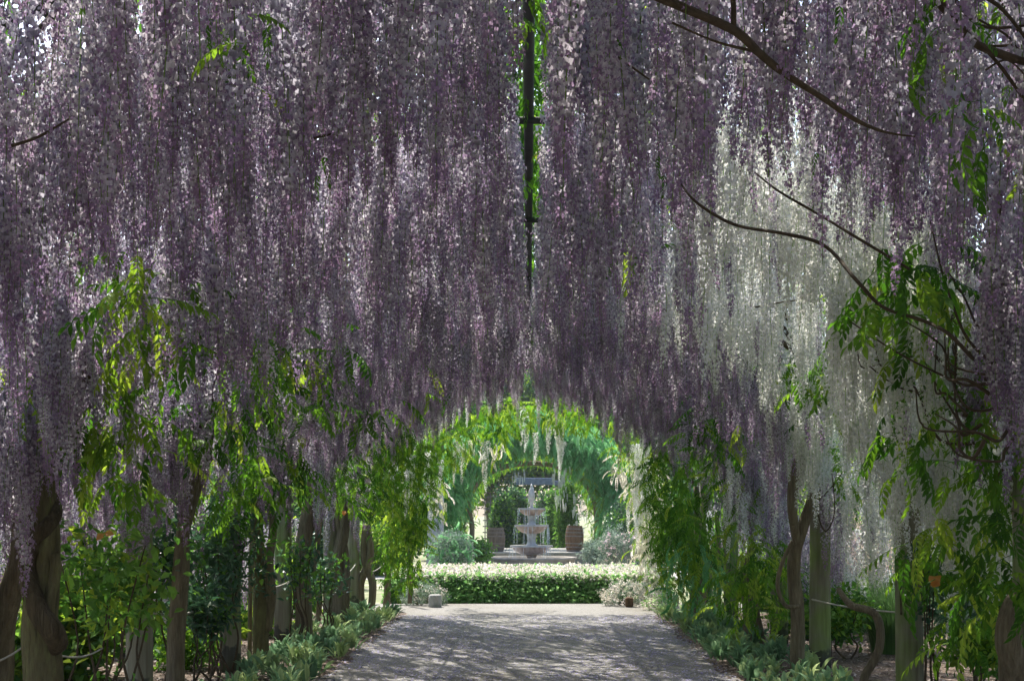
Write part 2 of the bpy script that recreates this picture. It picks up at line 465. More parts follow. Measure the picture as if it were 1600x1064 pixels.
tcoll('purple', [raceme_mesh(k, L=.50 + .06 * k) for k in range(6)])
tcoll('white', [raceme_mesh(20 + k, L=.50 + .07 * k, white=True) for k in range(4)])
tcoll('frond', [frond_mesh(k, droop=dr, ln=.27) for k, dr in enumerate((.5, .8, 1.1, .3))])
tcoll('lime', [frond_mesh(10 + k, droop=dr, ln=.26, m='lime') for k, dr in enumerate((.6, .9, 1.1, .4))])
tcoll('teal', [frond_mesh(20 + k, droop=dr, ln=.30, m='tealleaf') for k, dr in enumerate((.8, 1.0, 1.2))])
tcoll('sunlitfrond', [frond_mesh(30 + k, droop=dr, ln=.26, m='paleleaf') for k, dr in enumerate((.8, 1.0, 1.2))])  # fronds paled to paint the sunlight at the tunnel mouth
tcoll('dark', [sprig_mesh(k, 'darkleaf', n=10, ls=.075, wd=.5) for k in range(4)])
tcoll('mid', [sprig_mesh(10 + k, 'midleaf', n=10, ls=.085, wd=.5, spread=.18) for k in range(4)])
tcoll('midlime', [sprig_mesh(15 + k, 'lime', n=9, ls=.08, wd=.5, spread=.16) for k in range(4)])
tcoll('grey', [sprig_mesh(20 + k, 'greyleaf', n=12, ls=.07, wd=.35, spread=.12) for k in range(3)])
tcoll('hedge', [sprig_mesh(30 + k, 'hedgeleaf', n=8, ls=.075, wd=.55, spread=.09) for k in range(4)])
tcoll('hedgepale', [sprig_mesh(40 + k, 'paleleaf', n=9, ls=.055, wd=.55, spread=.09) for k in range(3)])
tcoll('rose', [sprig_mesh(50 + k, 'rose', n=8, ls=.04, wd=.9, spread=.04) for k in range(2)])

GNC = {}
def gn_tree(key):
    if key in GNC: return GNC[key]
    ng = bpy.data.node_groups.new('scatter_' + key, 'GeometryNodeTree')
    ng.interface.new_socket('Geometry', in_out='INPUT', socket_type='NodeSocketGeometry')
    ng.interface.new_socket('Geometry', in_out='OUTPUT', socket_type='NodeSocketGeometry')
    N, L = ng.nodes.new, ng.links.new
    gi = N('NodeGroupInput'); go = N('NodeGroupOutput')
    ci = N('GeometryNodeCollectionInfo'); ci.inputs['Collection'].default_value = TC[key][0]
    ci.inputs['Separate Children'].default_value = True; ci.inputs['Reset Children'].default_value = True
    ip = N('GeometryNodeInstanceOnPoints'); ip.inputs['Pick Instance'].default_value = True
    def att(nm, ty):
        a = N('GeometryNodeInputNamedAttribute'); a.data_type = ty; a.inputs['Name'].default_value = nm
        return [s for s in a.outputs if s.enabled and s.name == 'Attribute'][0]
    L(gi.outputs[0], ip.inputs['Points']); L(ci.outputs[0], ip.inputs['Instance'])
    L(att('pick', 'INT'), ip.inputs['Instance Index'])
    L(att('rot', 'FLOAT_VECTOR'), ip.inputs['Rotation'])
    L(att('size', 'FLOAT_VECTOR'), ip.inputs['Scale'])
    L(ip.outputs[0], go.inputs[0])
    GNC[key] = ng
    return ng

def scatter(name, key, pts, rot, size, parent=None, label=None):
    """one object of kind stuff: a leaf, tuft or flower mesh repeated on the points"""
    pts = np.asarray(pts, float)
    n = len(pts)
    if n == 0: return None
    size = np.asarray(size, float)
    if size.ndim == 1: size = np.repeat(size[:, None], 3, 1)
    me = bpy.data.meshes.new(name)
    me.vertices.add(n)
    me.vertices.foreach_set('co', pts.ravel())
    a = me.attributes.new('rot', 'FLOAT_VECTOR', 'POINT'); a.data.foreach_set('vector', np.asarray(rot, float).ravel())
    a = me.attributes.new('size', 'FLOAT_VECTOR', 'POINT'); a.data.foreach_set('vector', size.ravel())
    a = me.attributes.new('pick', 'INT', 'POINT'); a.data.foreach_set('value', nr.randint(0, len(TC[key][1]), n).astype(np.int32))
    o = bpy.data.objects.new(name, me)
    COL.objects.link(o)
    md = o.modifiers.new('scatter', 'NODES'); md.node_group = gn_tree(key)
    if parent is not None: relp(o, parent)
    o['kind'] = 'stuff'
    if label: o['label'] = label
    return o

def rrot(n, tilt=.35):
    return np.c_[nr.normal(0, tilt, n), nr.normal(0, tilt, n), nr.uniform(0, 6.283, n)]

def blob(n, c, rad, shell=.55, seed=0, lump=.35, fs=1.2, floor=None):
    """points filling the outer part of a lumpy ellipsoid"""
    rs = np.random.RandomState(seed + 99)
    dv = rs.normal(size=(n, 3)); dv /= np.linalg.norm(dv, axis=1)[:, None]
    k = (shell + (1 - shell) * rs.uniform(0, 1, n) ** .6)
    off = Vector((seed * 3.1, seed * 1.7, 0))
    lm = np.array([1 + lump * mnoise.noise(Vector(q) * fs * 1.6 + off) + lump * .5 * mnoise.noise(Vector(q) * fs * 4 + off) for q in dv])
    p = np.asarray(c) + dv * np.asarray(rad) * (k * lm)[:, None]
    if floor is not None: p = p[p[:, 2] > floor]
    return p

# ---------------------------------------------------------------- ground, path, beds
def sheet(name, outline, z, m):
    me = bpy.data.meshes.new(name)
    me.from_pydata([(x, y, z) for x, y in outline], [], [tuple(range(len(outline)))])
    me.materials.append(m)
    return tag(link(name, me), kind='structure')

sheet('ground', [(-300, -100), (300, -100), (300, 500), (-300, 500)], 0, M['lawn'])
def wob(a, y): return a + .07 * math.sin(y * 1.9 + a) + .05 * math.sin(y * 5.3 + a * 2)
ysp = np.linspace(-6, 22.6, 70)
left = [(wob(-1.97, y), y) for y in ysp]; right = [(wob(1.97, y), y) for y in ysp]
sheet('planting_bed', [(-5.2, -6), (wob(-1.97, -6) + .05, -6)] + [(x + .08, y) for x, y in left] + [(-5.2, 22.4)], .004, M['soil'])
sheet('planting_bed', [(x - .08, y) for x, y in right] + [(7.5, 22.4), (7.5, -6)], .004, M['soil'])
outl = right + [(2.1, 23), (8, 22.9), (12, 24.6), (2.4, 24.75), (-2.0, 24.75), (-9, 25), (-9, 23), (-2.2, 23)] + left[::-1]
sheet('gravel_path', outl, .008, M['gravel'])
# upper gravel court behind the hedge bed
sheet('gravel_court', [(-5, 33.6), (5, 33.6), (5, 41.6), (-5, 41.6)], .004, M['paving'])

# fallen petals and chips, nobody could count them
def litter(name, n, xr, yr, size, m, zb, cols, keep=None, flat=.35):
    mb_v = []; mb_f = []; mb_c = []
    xs = nr.uniform(*xr, n); ys = yr[0] + (yr[1] - yr[0]) * nr.uniform(0, 1, n)
    k = 0
    for x, y in zip(xs, ys):
        if keep and not keep(x, y): continue
        s = size * nr.uniform(.5, 1.3); a = nr.uniform(0, 6.28); ca, sa = math.cos(a) * s, math.sin(a) * s
        t = nr.uniform(-flat, flat) * s; t2 = nr.uniform(0, flat) * s
        mb_v += [(x - ca, y - sa, zb), (x - sa * .6, y + ca * .6, zb + t2), (x + ca, y + sa, zb + abs(t)), (x + sa * .6, y - ca * .6, zb + .3 * t2)]
        mb_f.append((k, k + 1, k + 2, k + 3)); k += 4
        c = cols[nr.randint(len(cols))]; mb_c += [c] * 4
    mb = MB(); mb.add(mb_v, mb_f, np.array(mb_c))
    return tag(link(name, mb.mesh(name, m)), kind='stuff')
M['petalgeo'] = leafy('fallen_petal', [(1, 1, 1), (1, 1, 1)], trans=.2, scale=1, rand=0)
def drift(x, y):
    return mnoise.noise(Vector((x * .9, y * 1.3, 3))) + .35 * abs(x) / 2 + .12 > nr.uniform(-.25, .45)
tag(litter('fallen_petals', 30000, (-2.0, 2.0), (11.5, 22), .013, M['petalgeo'], .0095,
       [(.42, .38, .66), (.36, .32, .60), (.54, .50, .70), (.48, .48, .56), (.30, .26, .50)], drift, .5))
litter('mulch_chips', 14000, (-5.2, -1.9), (9, 22.4), .022, M['petalgeo'], .006, [(.20, .14, .10), (.30, .23, .18), (.12, .085, .06), (.38, .31, .26)], None, .8)
litter('mulch_chips', 16000, (1.9, 7.4), (9, 22.4), .022, M['petalgeo'], .006, [(.24, .18, .14), (.34, .27, .23), (.14, .10, .075), (.44, .37, .33)], None, .8)
# ---------------------------------------------------------------- pergola: posts, hoops, ridge pipe, side rails
DP = [5.6, 8.5, 11.4, 14.3, 17.2, 20.1, 23.0]
perg = empty('pergola', (0, 14.3, 0), 'long wisteria pergola of round weathered posts and dark hoops over the gravel path', 'pergola')
def ztop(x):
    ax = abs(x)
    if ax < 3.1: return 2.05 + 1.97 * math.sqrt(max(0, 1 - (ax / 3.25) ** 2)) ** 1.2
    return 2.60 - (ax - 3.1) * .4
def post(x, y, h=2.5, r=.105, lean=(0, 0)):
    mb = MB()
    n = 18
    pts = [(x + lean[0] * t, y + lean[1] * t, h * t) for t in np.linspace(0, 1, n)]
    tube(mb, pts, [r * 1.04, r, r * .97, r * .95], sides=20, rough=.02)
    o = link('post', mb.mesh('post', M['post'], smooth=True)); relp(o, perg); return o
for y in DP:
    for s in (-1, 1):
        xo = {(-1, 8.5): -3.28, (-1, 11.4): -3.12, (1, 14.3): 2.93, (1, 11.4): 3.06, (-1, 14.3): -3.0, (-1, 17.2): -2.97, (1, 17.2): 3.03,
              (1, 20.1): 2.86, (-1, 20.1): -2.8, (-1, 23.0): -2.84, (1, 23.0): 2.87}.get((s, y), 3.0 * s)
        if (s, y) == (1, 11.4): post(xo, y, 2.6, .108, (-.035, 0))
        else: post(xo, y, 2.6)
    mb = MB()
    hp = [(3.0 * math.cos(a), y + .03, 2.45 + 1.50 * math.sin(a)) for a in np.linspace(math.pi, 0, 26)]
    tube(mb, hp, .022, sides=8)
    relp(link('hoop', mb.mesh('hoop', M['paint'], smooth=True)), perg)
mb = MB(); tube(mb, [(0.0, y, 4.0 + .012 * math.sin(y * 2)) for y in np.linspace(-1, 23.2, 30)], .031, sides=10)
relp(link('ridge_pipe', mb.mesh('ridge_pipe', M['paint'], smooth=True)), perg)
for s in (-1, 1):
    mb = MB(); tube(mb, [(3.0 * s, y, 2.56) for y in np.linspace(-1, 23.2, 12)], .028, sides=8)
    relp(link('side_rail', mb.mesh('side_rail', M['paint'], smooth=True)), perg)
for zz, xx in ((3.55, 1.95), (3.55, -1.95)):
    mb = MB(); tube(mb, [(xx, y, zz + .06) for y in np.linspace(-1, 23.2, 12)], .015, sides=6)
    relp(link('purlin', mb.mesh('purlin', M['paint'], smooth=True)), perg)

# ---------------------------------------------------------------- wisteria vines (one thing each, flowers and fronds are its parts)
VN = {}
vinfo = {
 (-1, 0): ('purple wisteria whose long racemes hang nearest overhead, filling the top left of the tunnel', -3.0, 5.6),
 (1, 0): ('mauve wisteria hanging nearest overhead on the right, with tangled branches in the top corner', 3.0, 5.6),
 (-1, 1): ('purple wisteria with a fat trunk spiralled round the leftmost post', -2.84, 8.3),
 (1, 1): ('wisteria with a thick twisted trunk at the far right edge of the view', 2.98, 8.6),
 (-1, 2): ('purple wisteria with a slender dark trunk forking beside the grey post left of the path', -2.92, 12.0),
 (1, 2): ('white wisteria with long pale racemes hanging round the leaning post on the right', 2.9, 11.5),
 (-1, 3): ('wisteria with a mossy yellow-green double trunk beside the ivy-covered post on the left', -2.8, 14.8),
 (1, 3): ('wisteria with a bare dark trunk looping beside the tall greenish post on the right', 2.55, 13.8),
 (-1, 4): ('lilac wisteria with a dark upright trunk, third behind the mossy double trunk on the left', -2.75, 17.2),
 (1, 4): ('leafy wisteria with a leaning double trunk in the bed right of the path', 2.65, 17.4),
 (-1, 5): ('wisteria with a thick fluted trunk near the far end on the left', -2.65, 20.0),
 (1, 5): ('leaf-heavy wisteria cascading low over the right edge of the path near the far end', 2.6, 20.3),
 (-1, 6): ('lime green wisteria with a crossed twin trunk at the left end of the tunnel', -2.62, 23.0),
 (1, 6): ('sunlit pale wisteria at the right end of the tunnel beside the court', 2.7, 23.0),
}
for k, (lb, x, y) in vinfo.items():
    VN[k] = empty('wisteria_vine', (x, y, 0), lb, 'wisteria', 'wisterias trained over the pergola')
def vine_at(x, y):
    s = -1 if x < 0 else 1
    i = int(np.argmin([abs(y - q) for q in DP]))
    return VN[(s, i)]

def vpart(vine, name, mb, m, smooth=True):
    o = link(name, mb.mesh(name, m, smooth=smooth)); relp(o, vine); return o
def rise(s, x, y, z0, xe, ye, wig=.12, seed=0):
    """a limb from a trunk head up to and along the canopy"""
    r = random.Random(seed)
    pts = [(x, y, z0)]
    for k in range(1, 7):
        t = k / 6
        xx = x + (xe - x) * t ** .8; yy = y + (ye - y) * t
        zt = ztop(xx) - .03
        zz = z0 + (zt - z0) * min(1, t * 1.6) ** .7
        pts.append((xx + r.uniform(-wig, wig) * .6, yy + r.uniform(-wig, wig), zz + r.uniform(-.06, .06)))
    return smooth_path(pts, 4)

# the big spiral trunk round the left foreground post
v = VN[(-1, 1)]
mb = MB()
core = smooth_path([P(75, 1300, 8.3), P(72, 1180, 8.3), P(66, 1040, 8.3), P(62, 960, 8.3), P(66, 880, 8.3), P(64, 800, 8.3), P(58, 740, 8.3), P(66, 660, 8.3)], 5)
tube(mb, core, [.135, .125, .108, .098, .098, .10, .085], sides=18, rough=.12)
vpart(v, 'trunk', mb, M['bark2'])
mb = MB()
sp = smooth_path([P(80, 1018, 8.34), P(90, 1006, 8.22), P(82, 984, 8.16), P(62, 955, 8.15), P(46, 915, 8.17), P(42, 880, 8.20), P(52, 845, 8.18), P(74, 822, 8.19), P(88, 800, 8.26), P(80, 770, 8.38)], 6)
tube(mb, sp, [.03, .055, .065, .062, .055, .048, .042, .04, .035, .03], sides=14, lobes=3, amp=.08, twist=.2, rough=.15)
vpart(v, 'coiled_stem', mb, M['coil'])
mb = MB()
sp = smooth_path([P(80, 985, 8.18), P(78, 940, 8.19), P(84, 910, 8.22), P(88, 885, 8.24), P(85, 866, 8.25)], 5)
tube(mb, sp, [.02, .03, .032, .036, .03], sides=12, lobes=3, amp=.1, rough=.2)
vpart(v, 'coiled_stem', mb, M['bark2'])
mb = MB()
tube(mb, smooth_path([P(-6, 1200, 8.7), P(4, 1000, 8.65), P(14, 930, 8.6), P(34, 860, 8.6), P(30, 780, 8.6), P(40, 690, 8.6), P(52, 600, 8.5)], 5), [.075, .065, .06, .05, .04], sides=12, lobes=2, amp=.12, twist=.25, rough=.15)
vpart(v, 'trunk', mb, M['bark'])
for k, (xe, ye) in enumerate(((-2, 7.6), (-1.5, 9.6), (-2.6, 9.9), (-.8, 8.6))):
    mb = MB(); tube(mb, rise(-1, -2.84, 8.3, 2.15, xe, ye, seed=k), [.045, .03, .015, .006], sides=7, rough=.2); vpart(v, 'branch', mb, M['twig'])

def trunk_from(v, runs, m='bark', sides=12, **kw):
    for path, rad in runs:
        mb = MB(); tube(mb, smooth_path(path, 6), rad, sides=sides, rough=.14, **kw); vpart(v, 'trunk', mb, M[m])
def limbs(v, side, x, y, z0, n, seed, r0=.035):
    r = random.Random(seed)
    for k in range(n):
        mb = MB()
        tube(mb, rise(side, x, y, z0 + r.uniform(-.2, .2), side * r.uniform(.3, 2.4), y + r.uniform(-1.6, 1.4), seed=seed * 10 + k), [r0, r0 * .6, r0 * .3, .005], sides=6, rough=.2)
        vpart(v, 'branch', mb, M['twig'])

trunk_from(VN[(-1, 2)], [([P(274, 1180, 12), P(276, 1000, 12), P(283, 900, 12), P(286, 830, 12), P(300, 770, 12), P(322, 705, 12), P(318, 650, 12), P(330, 600, 12)], [.085, .075, .072, .06, .065, .05, .035, .03]),
                         ([P(292, 800, 11.95), P(288, 740, 11.9), P(292, 690, 11.9), P(300, 640, 11.85), P(296, 590, 11.8)], [.05, .045, .04, .03, .025])], lobes=3, amp=.08, twist=.12)
limbs(VN[(-1, 2)], -1, P(322, 0, 12).x, 12, 2.45, 5, 3)
for k, pts in enumerate(([(318, 720), (340, 660), (372, 610), (380, 560)], [(300, 700), (270, 650), (250, 600), (262, 540)], [(322, 690), (330, 620), (352, 560), (348, 500)], [(310, 740), (350, 690), (360, 640), (346, 600)])):
    mb = MB(); tube(mb, smooth_path([P(a, b, 11.9 + .1 * k) for a, b in pts], 5), [.02, .013, .008], sides=6, rough=.2); vpart(VN[(-1, 2)], 'branch', mb, M['twig'])
trunk_from(VN[(-1, 3)], [([P(405, 1060, 14.8), P(408, 1000, 14.8), P(408, 930, 14.8), P(404, 860, 14.8), P(402, 800, 14.8), P(412, 740, 14.8), P(410, 680, 14.8)], [.10, .09, .088, .07, .06, .05, .04])], m='bark2', lobes=2, amp=.06)
trunk_from(VN[(-1, 3)], [([P(418, 985, 14.78), P(424, 930, 14.76), P(420, 880, 14.7), P(426, 820, 14.7), P(414, 740, 14.8), P(420, 660, 14.8)], [.04, .055, .05, .04, .035, .03]),
                         ([P(390, 1040, 15.0), P(391, 940, 15.0), P(393, 840, 15.0), P(400, 700, 15.0)], [.025, .022, .02, .016])])
limbs(VN[(-1, 3)], -1, -2.75, 14.8, 2.3, 5, 4)
trunk_from(VN[(-1, 4)], [([P(474, 1020, 17.2), P(476, 960, 17.2), P(472, 880, 17.2), P(478, 820, 17.2), P(488, 760, 17.2), P(484, 690, 17.2)], [.12, .105, .10, .09, .07, .05]),
                         ([P(490, 900, 17.2), P(496, 840, 17.2), P(486, 790, 17.2)], [.02, .025, .02])], lobes=3, amp=.12, twist=.1)
trunk_from(VN[(-1, 4)], [([P(436, 1010, 18.2), P(437, 940, 18.2), P(440, 860, 18.2), P(448, 760, 18.2)], [.05, .05, .045, .04])])
limbs(VN[(-1, 4)], -1, -2.65, 17.2, 2.3, 4, 5)
trunk_from(VN[(-1, 5)], [([P(532, 985, 20), P(534, 930, 20), P(528, 880, 20), P(536, 830, 20), P(540, 770, 20)], [.13, .115, .10, .08, .06]),
                         ([P(536, 975, 20), P(541, 920, 19.9), P(540, 870, 20), P(530, 820, 20), P(520, 770, 20)], [.06, .06, .05, .05, .04]),
                         ([P(496, 985, 20.6), P(500, 930, 20.6), P(496, 860, 20.6), P(505, 780, 20.6)], [.04, .04, .035, .03])], lobes=3, amp=.15, twist=.12)
limbs(VN[(-1, 5)], -1, -2.6, 20, 2.3, 4, 6)
trunk_from(VN[(-1, 6)], [([P(566, 955, 23), P(564, 910, 23), P(578, 870, 23), P(574, 820, 23)], [.06, .06, .06, .05]),
                         ([P(580, 950, 23), P(582, 910, 23), P(568, 870, 23), P(572, 820, 23)], [.06, .065, .05, .05]),
                         ([P(604, 945, 23.4), P(606, 900, 23.4), P(604, 850, 23.4)], [.06, .055, .05]), ([P(640, 942, 24), P(642, 900, 24), P(641, 840, 24)], [.04, .04, .04])], lobes=2, amp=.1, twist=.1)
limbs(VN[(-1, 6)], -1, -2.6, 22.6, 2.2, 3, 7)
# right side
trunk_from(VN[(1, 1)], [([P(1585, 1250, 8.6), P(1590, 1100, 8.6), P(1592, 1000, 8.6), P(1606, 900, 8.6), P(1600, 800, 8.6), P(1592, 700, 8.6), P(1604, 600, 8.6), P(1600, 480, 8.6)], [.12, .11, .10, .085, .08, .07, .06, .05]),
                        ([P(1598, 1080, 8.5), P(1580, 1010, 8.45), P(1582, 960, 8.45), P(1604, 900, 8.5), P(1610, 840, 8.6), P(1592, 780, 8.5)], [.07, .08, .07, .05, .05, .04])], lobes=3, amp=.1, twist=.2)
for k, (pts, rr, D) in enumerate((
    ([(1590, 700), (1560, 745), (1535, 790)], [.018, .022, .012], 8.9),
    ([(1600, 660), (1560, 600), (1520, 540), (1470, 470), (1420, 420), (1392, 370)], [.028, .022, .016, .01], 7.8),
    ([(1604, 560), (1540, 520), (1490, 500), (1440, 440), (1400, 400)], [.02, .016, .009], 7.7),
    ([(1560, 600), (1500, 590), (1450, 540), (1430, 480), (1390, 450)], [.016, .012, .006], 7.9),
    ([(1520, 560), (1480, 520), (1440, 500), (1380, 480), (1340, 440), (1290, 385), (1230, 366), (1150, 352), (1090, 318), (1062, 285)], [.014, .013, .012, .012, .011, .006], 6.35),
    ([(1420, 420), (1340, 372), (1270, 330), (1215, 298), (1180, 270)], [.011, .009, .008, .004], 6.25),
    ([(1540, 640), (1500, 600), (1470, 560), (1400, 560), (1350, 575), (1340, 550)], [.012, .009, .005], 8.2),
    ([(1590, 640), (1545, 610), (1500, 560), (1470, 480), (1480, 420)], [.012, .009, .005], 8.0),
    ([(1600, 300), (1570, 280), (1560, 340), (1545, 300)], [.012, .009, .005], 6.0))):
    mb = MB(); tube(mb, smooth_path([P(a, b, D + .12 * math.sin(a * .05)) for a, b in pts], 6), [q * .7 for q in rr], sides=6, rough=.2); vpart(VN[(1, 1)], 'branch', mb, M['twig'])
for k, (pts, rr, D) in enumerate((
    ([(1020, -8), (1090, 22), (1150, 50), (1185, 82), (1230, 118), (1280, 150), (1330, 184), (1380, 206), (1430, 214)], [.030, .028, .026, .022, .017, .011, .004], 4.3),
    ([(1146, 52), (1146, 10), (1142, -30)], [.018, .014], 4.3),
    ([(1050, 36), (1120, 66), (1185, 82)], [.007, .008, .01], 4.32),
    ([(1440, -30), (1490, 30), (1530, 72), (1610, 100)], [.03, .03, .026, .022], 4.3),
    ([(1480, -20), (1530, 40), (1610, 40)], [.014, .011, .01], 4.35),
    ([(1500, -20), (1560, 10), (1610, 70)], [.012, .012, .01], 4.25),
    ([(1520, 60), (1560, 100), (1610, 170)], [.012, .012, .01], 4.4),
    ([(1505, 70), (1570, 72), (1610, 60)], [.009, .009, .008], 4.4),
    ([(1550, -20), (1580, 30), (1612, 90)], [.012, .01, .009], 4.5),
    ([(1470, -20), (1520, 25), (1580, 62), (1612, 120)], [.009, .008, .007], 4.4),
    ([(1540, 110), (1575, 95), (1612, 130)], [.007, .006, .005], 4.3))):
    mb = MB(); tube(mb, smooth_path([P(a, b, D) for a, b in pts], 6), [q * .5 for q in rr], sides=7, rough=.25); vpart(VN[(1, 0)], 'branch', mb, M['twig'])
tr_ = random.Random(21)
for k in range(20):
    x0, y0 = tr_.uniform(1520, 1610), tr_.uniform(430, 700); x1, y1 = tr_.uniform(1340, 1490), y0 - tr_.uniform(20, 230)
    D = tr_.uniform(6.6, 8.2); pts = [(x0 + (x1 - x0) * t + tr_.uniform(-22, 22), y0 + (y1 - y0) * t ** tr_.uniform(.6, 1.6) + tr_.uniform(-14, 14) + 40 * math.sin(math.pi * t)) for t in (0, .25, .5, .75, 1)]
    mb = MB(); tube(mb, smooth_path([P(a, b, D + .1 * math.sin(a * .04)) for a, b in pts], 5), [.011, .007, .0035], sides=5, rough=.2); vpart(VN[(1, 1)], 'branch', mb, M['twig'])
for k in range(12):
    x0, y0 = tr_.uniform(270, 340), tr_.uniform(640, 740); x1, y1 = x0 + tr_.uniform(-90, 110), y0 - tr_.uniform(80, 240)
    D = tr_.uniform(10.6, 11.8); pts = [(x0 + (x1 - x0) * t + tr_.uniform(-9, 9), y0 + (y1 - y0) * t + tr_.uniform(-6, 6)) for t in (0, .25, .5, .75, 1)]
    mb = MB(); tube(mb, smooth_path([P(a, b, D) for a, b in pts], 5), [.016, .010, .004], sides=5, rough=.2); vpart(VN[(-1, 2)], 'branch', mb, M['twig'])
trunk_from(VN[(1, 2)], [([P(1400, 1100, 11.9), P(1378, 1070, 11.9), P(1350, 1062, 11.9), P(1374, 1010, 11.9), P(1368, 960, 11.9), P(1330, 945, 12), P(1310, 920, 12.2)], [.04, .042, .035, .038, .034, .03, .02])])
trunk_from(VN[(1, 2)], [([P(1540, 1040, 12.4), P(1536, 940, 12.4), P(1520, 890, 12.4), P(1508, 840, 12.3), P(1500, 760, 12.2)], [.085, .08, .07, .05, .04])], m='bark')
mb = MB(); tube(mb, smooth_path([P(1407, 560, 11.25), P(1403, 700, 11.25), P(1405, 850, 11.27), P(1408, 960, 11.3)], 6), .006, sides=5, rough=.2); vpart(VN[(1, 2)], 'runner', mb, M['twig'])
limbs(VN[(1, 2)], 1, 2.9, 11.6, 2.3, 5, 8)
trunk_from(VN[(1, 3)], [([P(1250, 1180, 13.8), P(1246, 1050, 13.8), P(1246, 960, 13.8), P(1240, 880, 13.8), P(1252, 830, 13.8), P(1268, 780, 13.8), P(1276, 700, 13.8), P(1270, 640, 13.8)], [.085, .075, .07, .062, .055, .045, .04, .035]),
                        ([P(1246, 850, 13.75), P(1238, 800, 13.7), P(1240, 750, 13.7), P(1252, 700, 13.7), P(1246, 640, 13.7)], [.045, .05, .05, .045, .035])], lobes=2, amp=.08, twist=.1)
mb = MB(); tube(mb, smooth_path([P(1250, 946, 13.75), P(1228, 946, 13.72), P(1215, 915, 13.7), P(1222, 880, 13.7), P(1238, 845, 13.7)], 6), [.024, .022, .022, .022, .018], sides=9, rough=.15); vpart(VN[(1, 3)], 'looped_stem', mb, M['bark'])
for pts in ([(1282, 760), (1278, 800), (1290, 830), (1304, 800), (1300, 740)], [(1270, 690), (1262, 640), (1240, 600)], [(1262, 720), (1230, 690), (1200, 660)], [(1330, 720), (1300, 760), (1280, 780)]):
    mb = MB(); tube(mb, smooth_path([P(a, b, 13.6) for a, b in pts], 6), [.008, .007, .005], sides=5); vpart(VN[(1, 3)], 'runner', mb, M['twig'])
limbs(VN[(1, 3)], 1, 2.7, 13.8, 2.35, 5, 9)
trunk_from(VN[(1, 4)], [([P(1170, 1010, 17.4), P(1168, 950, 17.4), P(1165, 900, 17.4), P(1176, 840, 17.4), P(1170, 740, 17.4), P(1166, 680, 17.4)], [.08, .07, .06, .05, .05, .04]),
                        ([P(1192, 1005, 17.4), P(1180, 950, 17.4), P(1172, 900, 17.4)], [.05, .05, .045])], lobes=2, amp=.1)
limbs(VN[(1, 4)], 1, 2.6, 17.4, 2.3, 4, 10)
trunk_from(VN[(1, 5)], [([P(1083, 960, 20.5), P(1086, 900, 20.5), P(1090, 840, 20.5), P(1088, 760, 20.5)], [.07, .06, .05, .04])])
trunk_from(VN[(1, 6)], [([P(1098, 950, 22.8), P(1096, 900, 22.8), P(1092, 820, 22.8)], [.06, .06, .05])])
trunk_from(VN[(1, 5)], [([P(1120, 965, 21), P(1124, 900, 21), P(1120, 800, 21)], [.04, .035, .03])])
limbs(VN[(1, 5)], 1, 2.6, 20.3, 2.3, 4, 11); limbs(VN[(1, 6)], 1, 2.6, 22.4, 2.2, 3, 12)
limbs(VN[(-1, 0)], -1, -3, 5.6, 2.3, 4, 13, .025); 
for s in (-1, 1):
    trunk_from(VN[(s, 0)], [([(3.0 * s, 5.75, -.05), (3.05 * s, 5.7, .9), (2.95 * s, 5.6, 1.6), (3.0 * s, 5.6, 2.5)], [.09, .08, .07, .05])])
# thin fallen twigs caught in the flowers on the left
for pts, D in (([(18, 228), (60, 214), (108, 186)], 4.6), ([(490, 216), (534, 206)], 5.5), ([(945, 76), (980, 100), (1015, 125)], 5.0), ([(1180, 480), (1236, 470), (1265, 470)], 9.5), ([(1000, 240), (1004, 250)], 6)):
    mb = MB(); tube(mb, smooth_path([P(a, b, D) for a, b in pts], 5), [.006, .005, .003], sides=5); vpart(VN[(-1, 0)] if pts[0][0] < 826 else vine_at(1, D), 'twig', mb, M['twig'])

# flowers ------------------------------------------------------------------
def is_white(x, y, u):
    k = mnoise.noise(Vector((x * .9, y * .9, 9.1))) * .5
    m = min(x - .7 - k, y - 6.5 - max(0, x - 1.1) * .75 - k, 11.9 + k * 2 + max(0, x - 1.5) * 1.9 - y)
    if m > -.25: return u < min(.95, .2 + m * 1.3)
    if y > 21.9 and (abs(x) > 1.4 or u < .35): return True
    return False

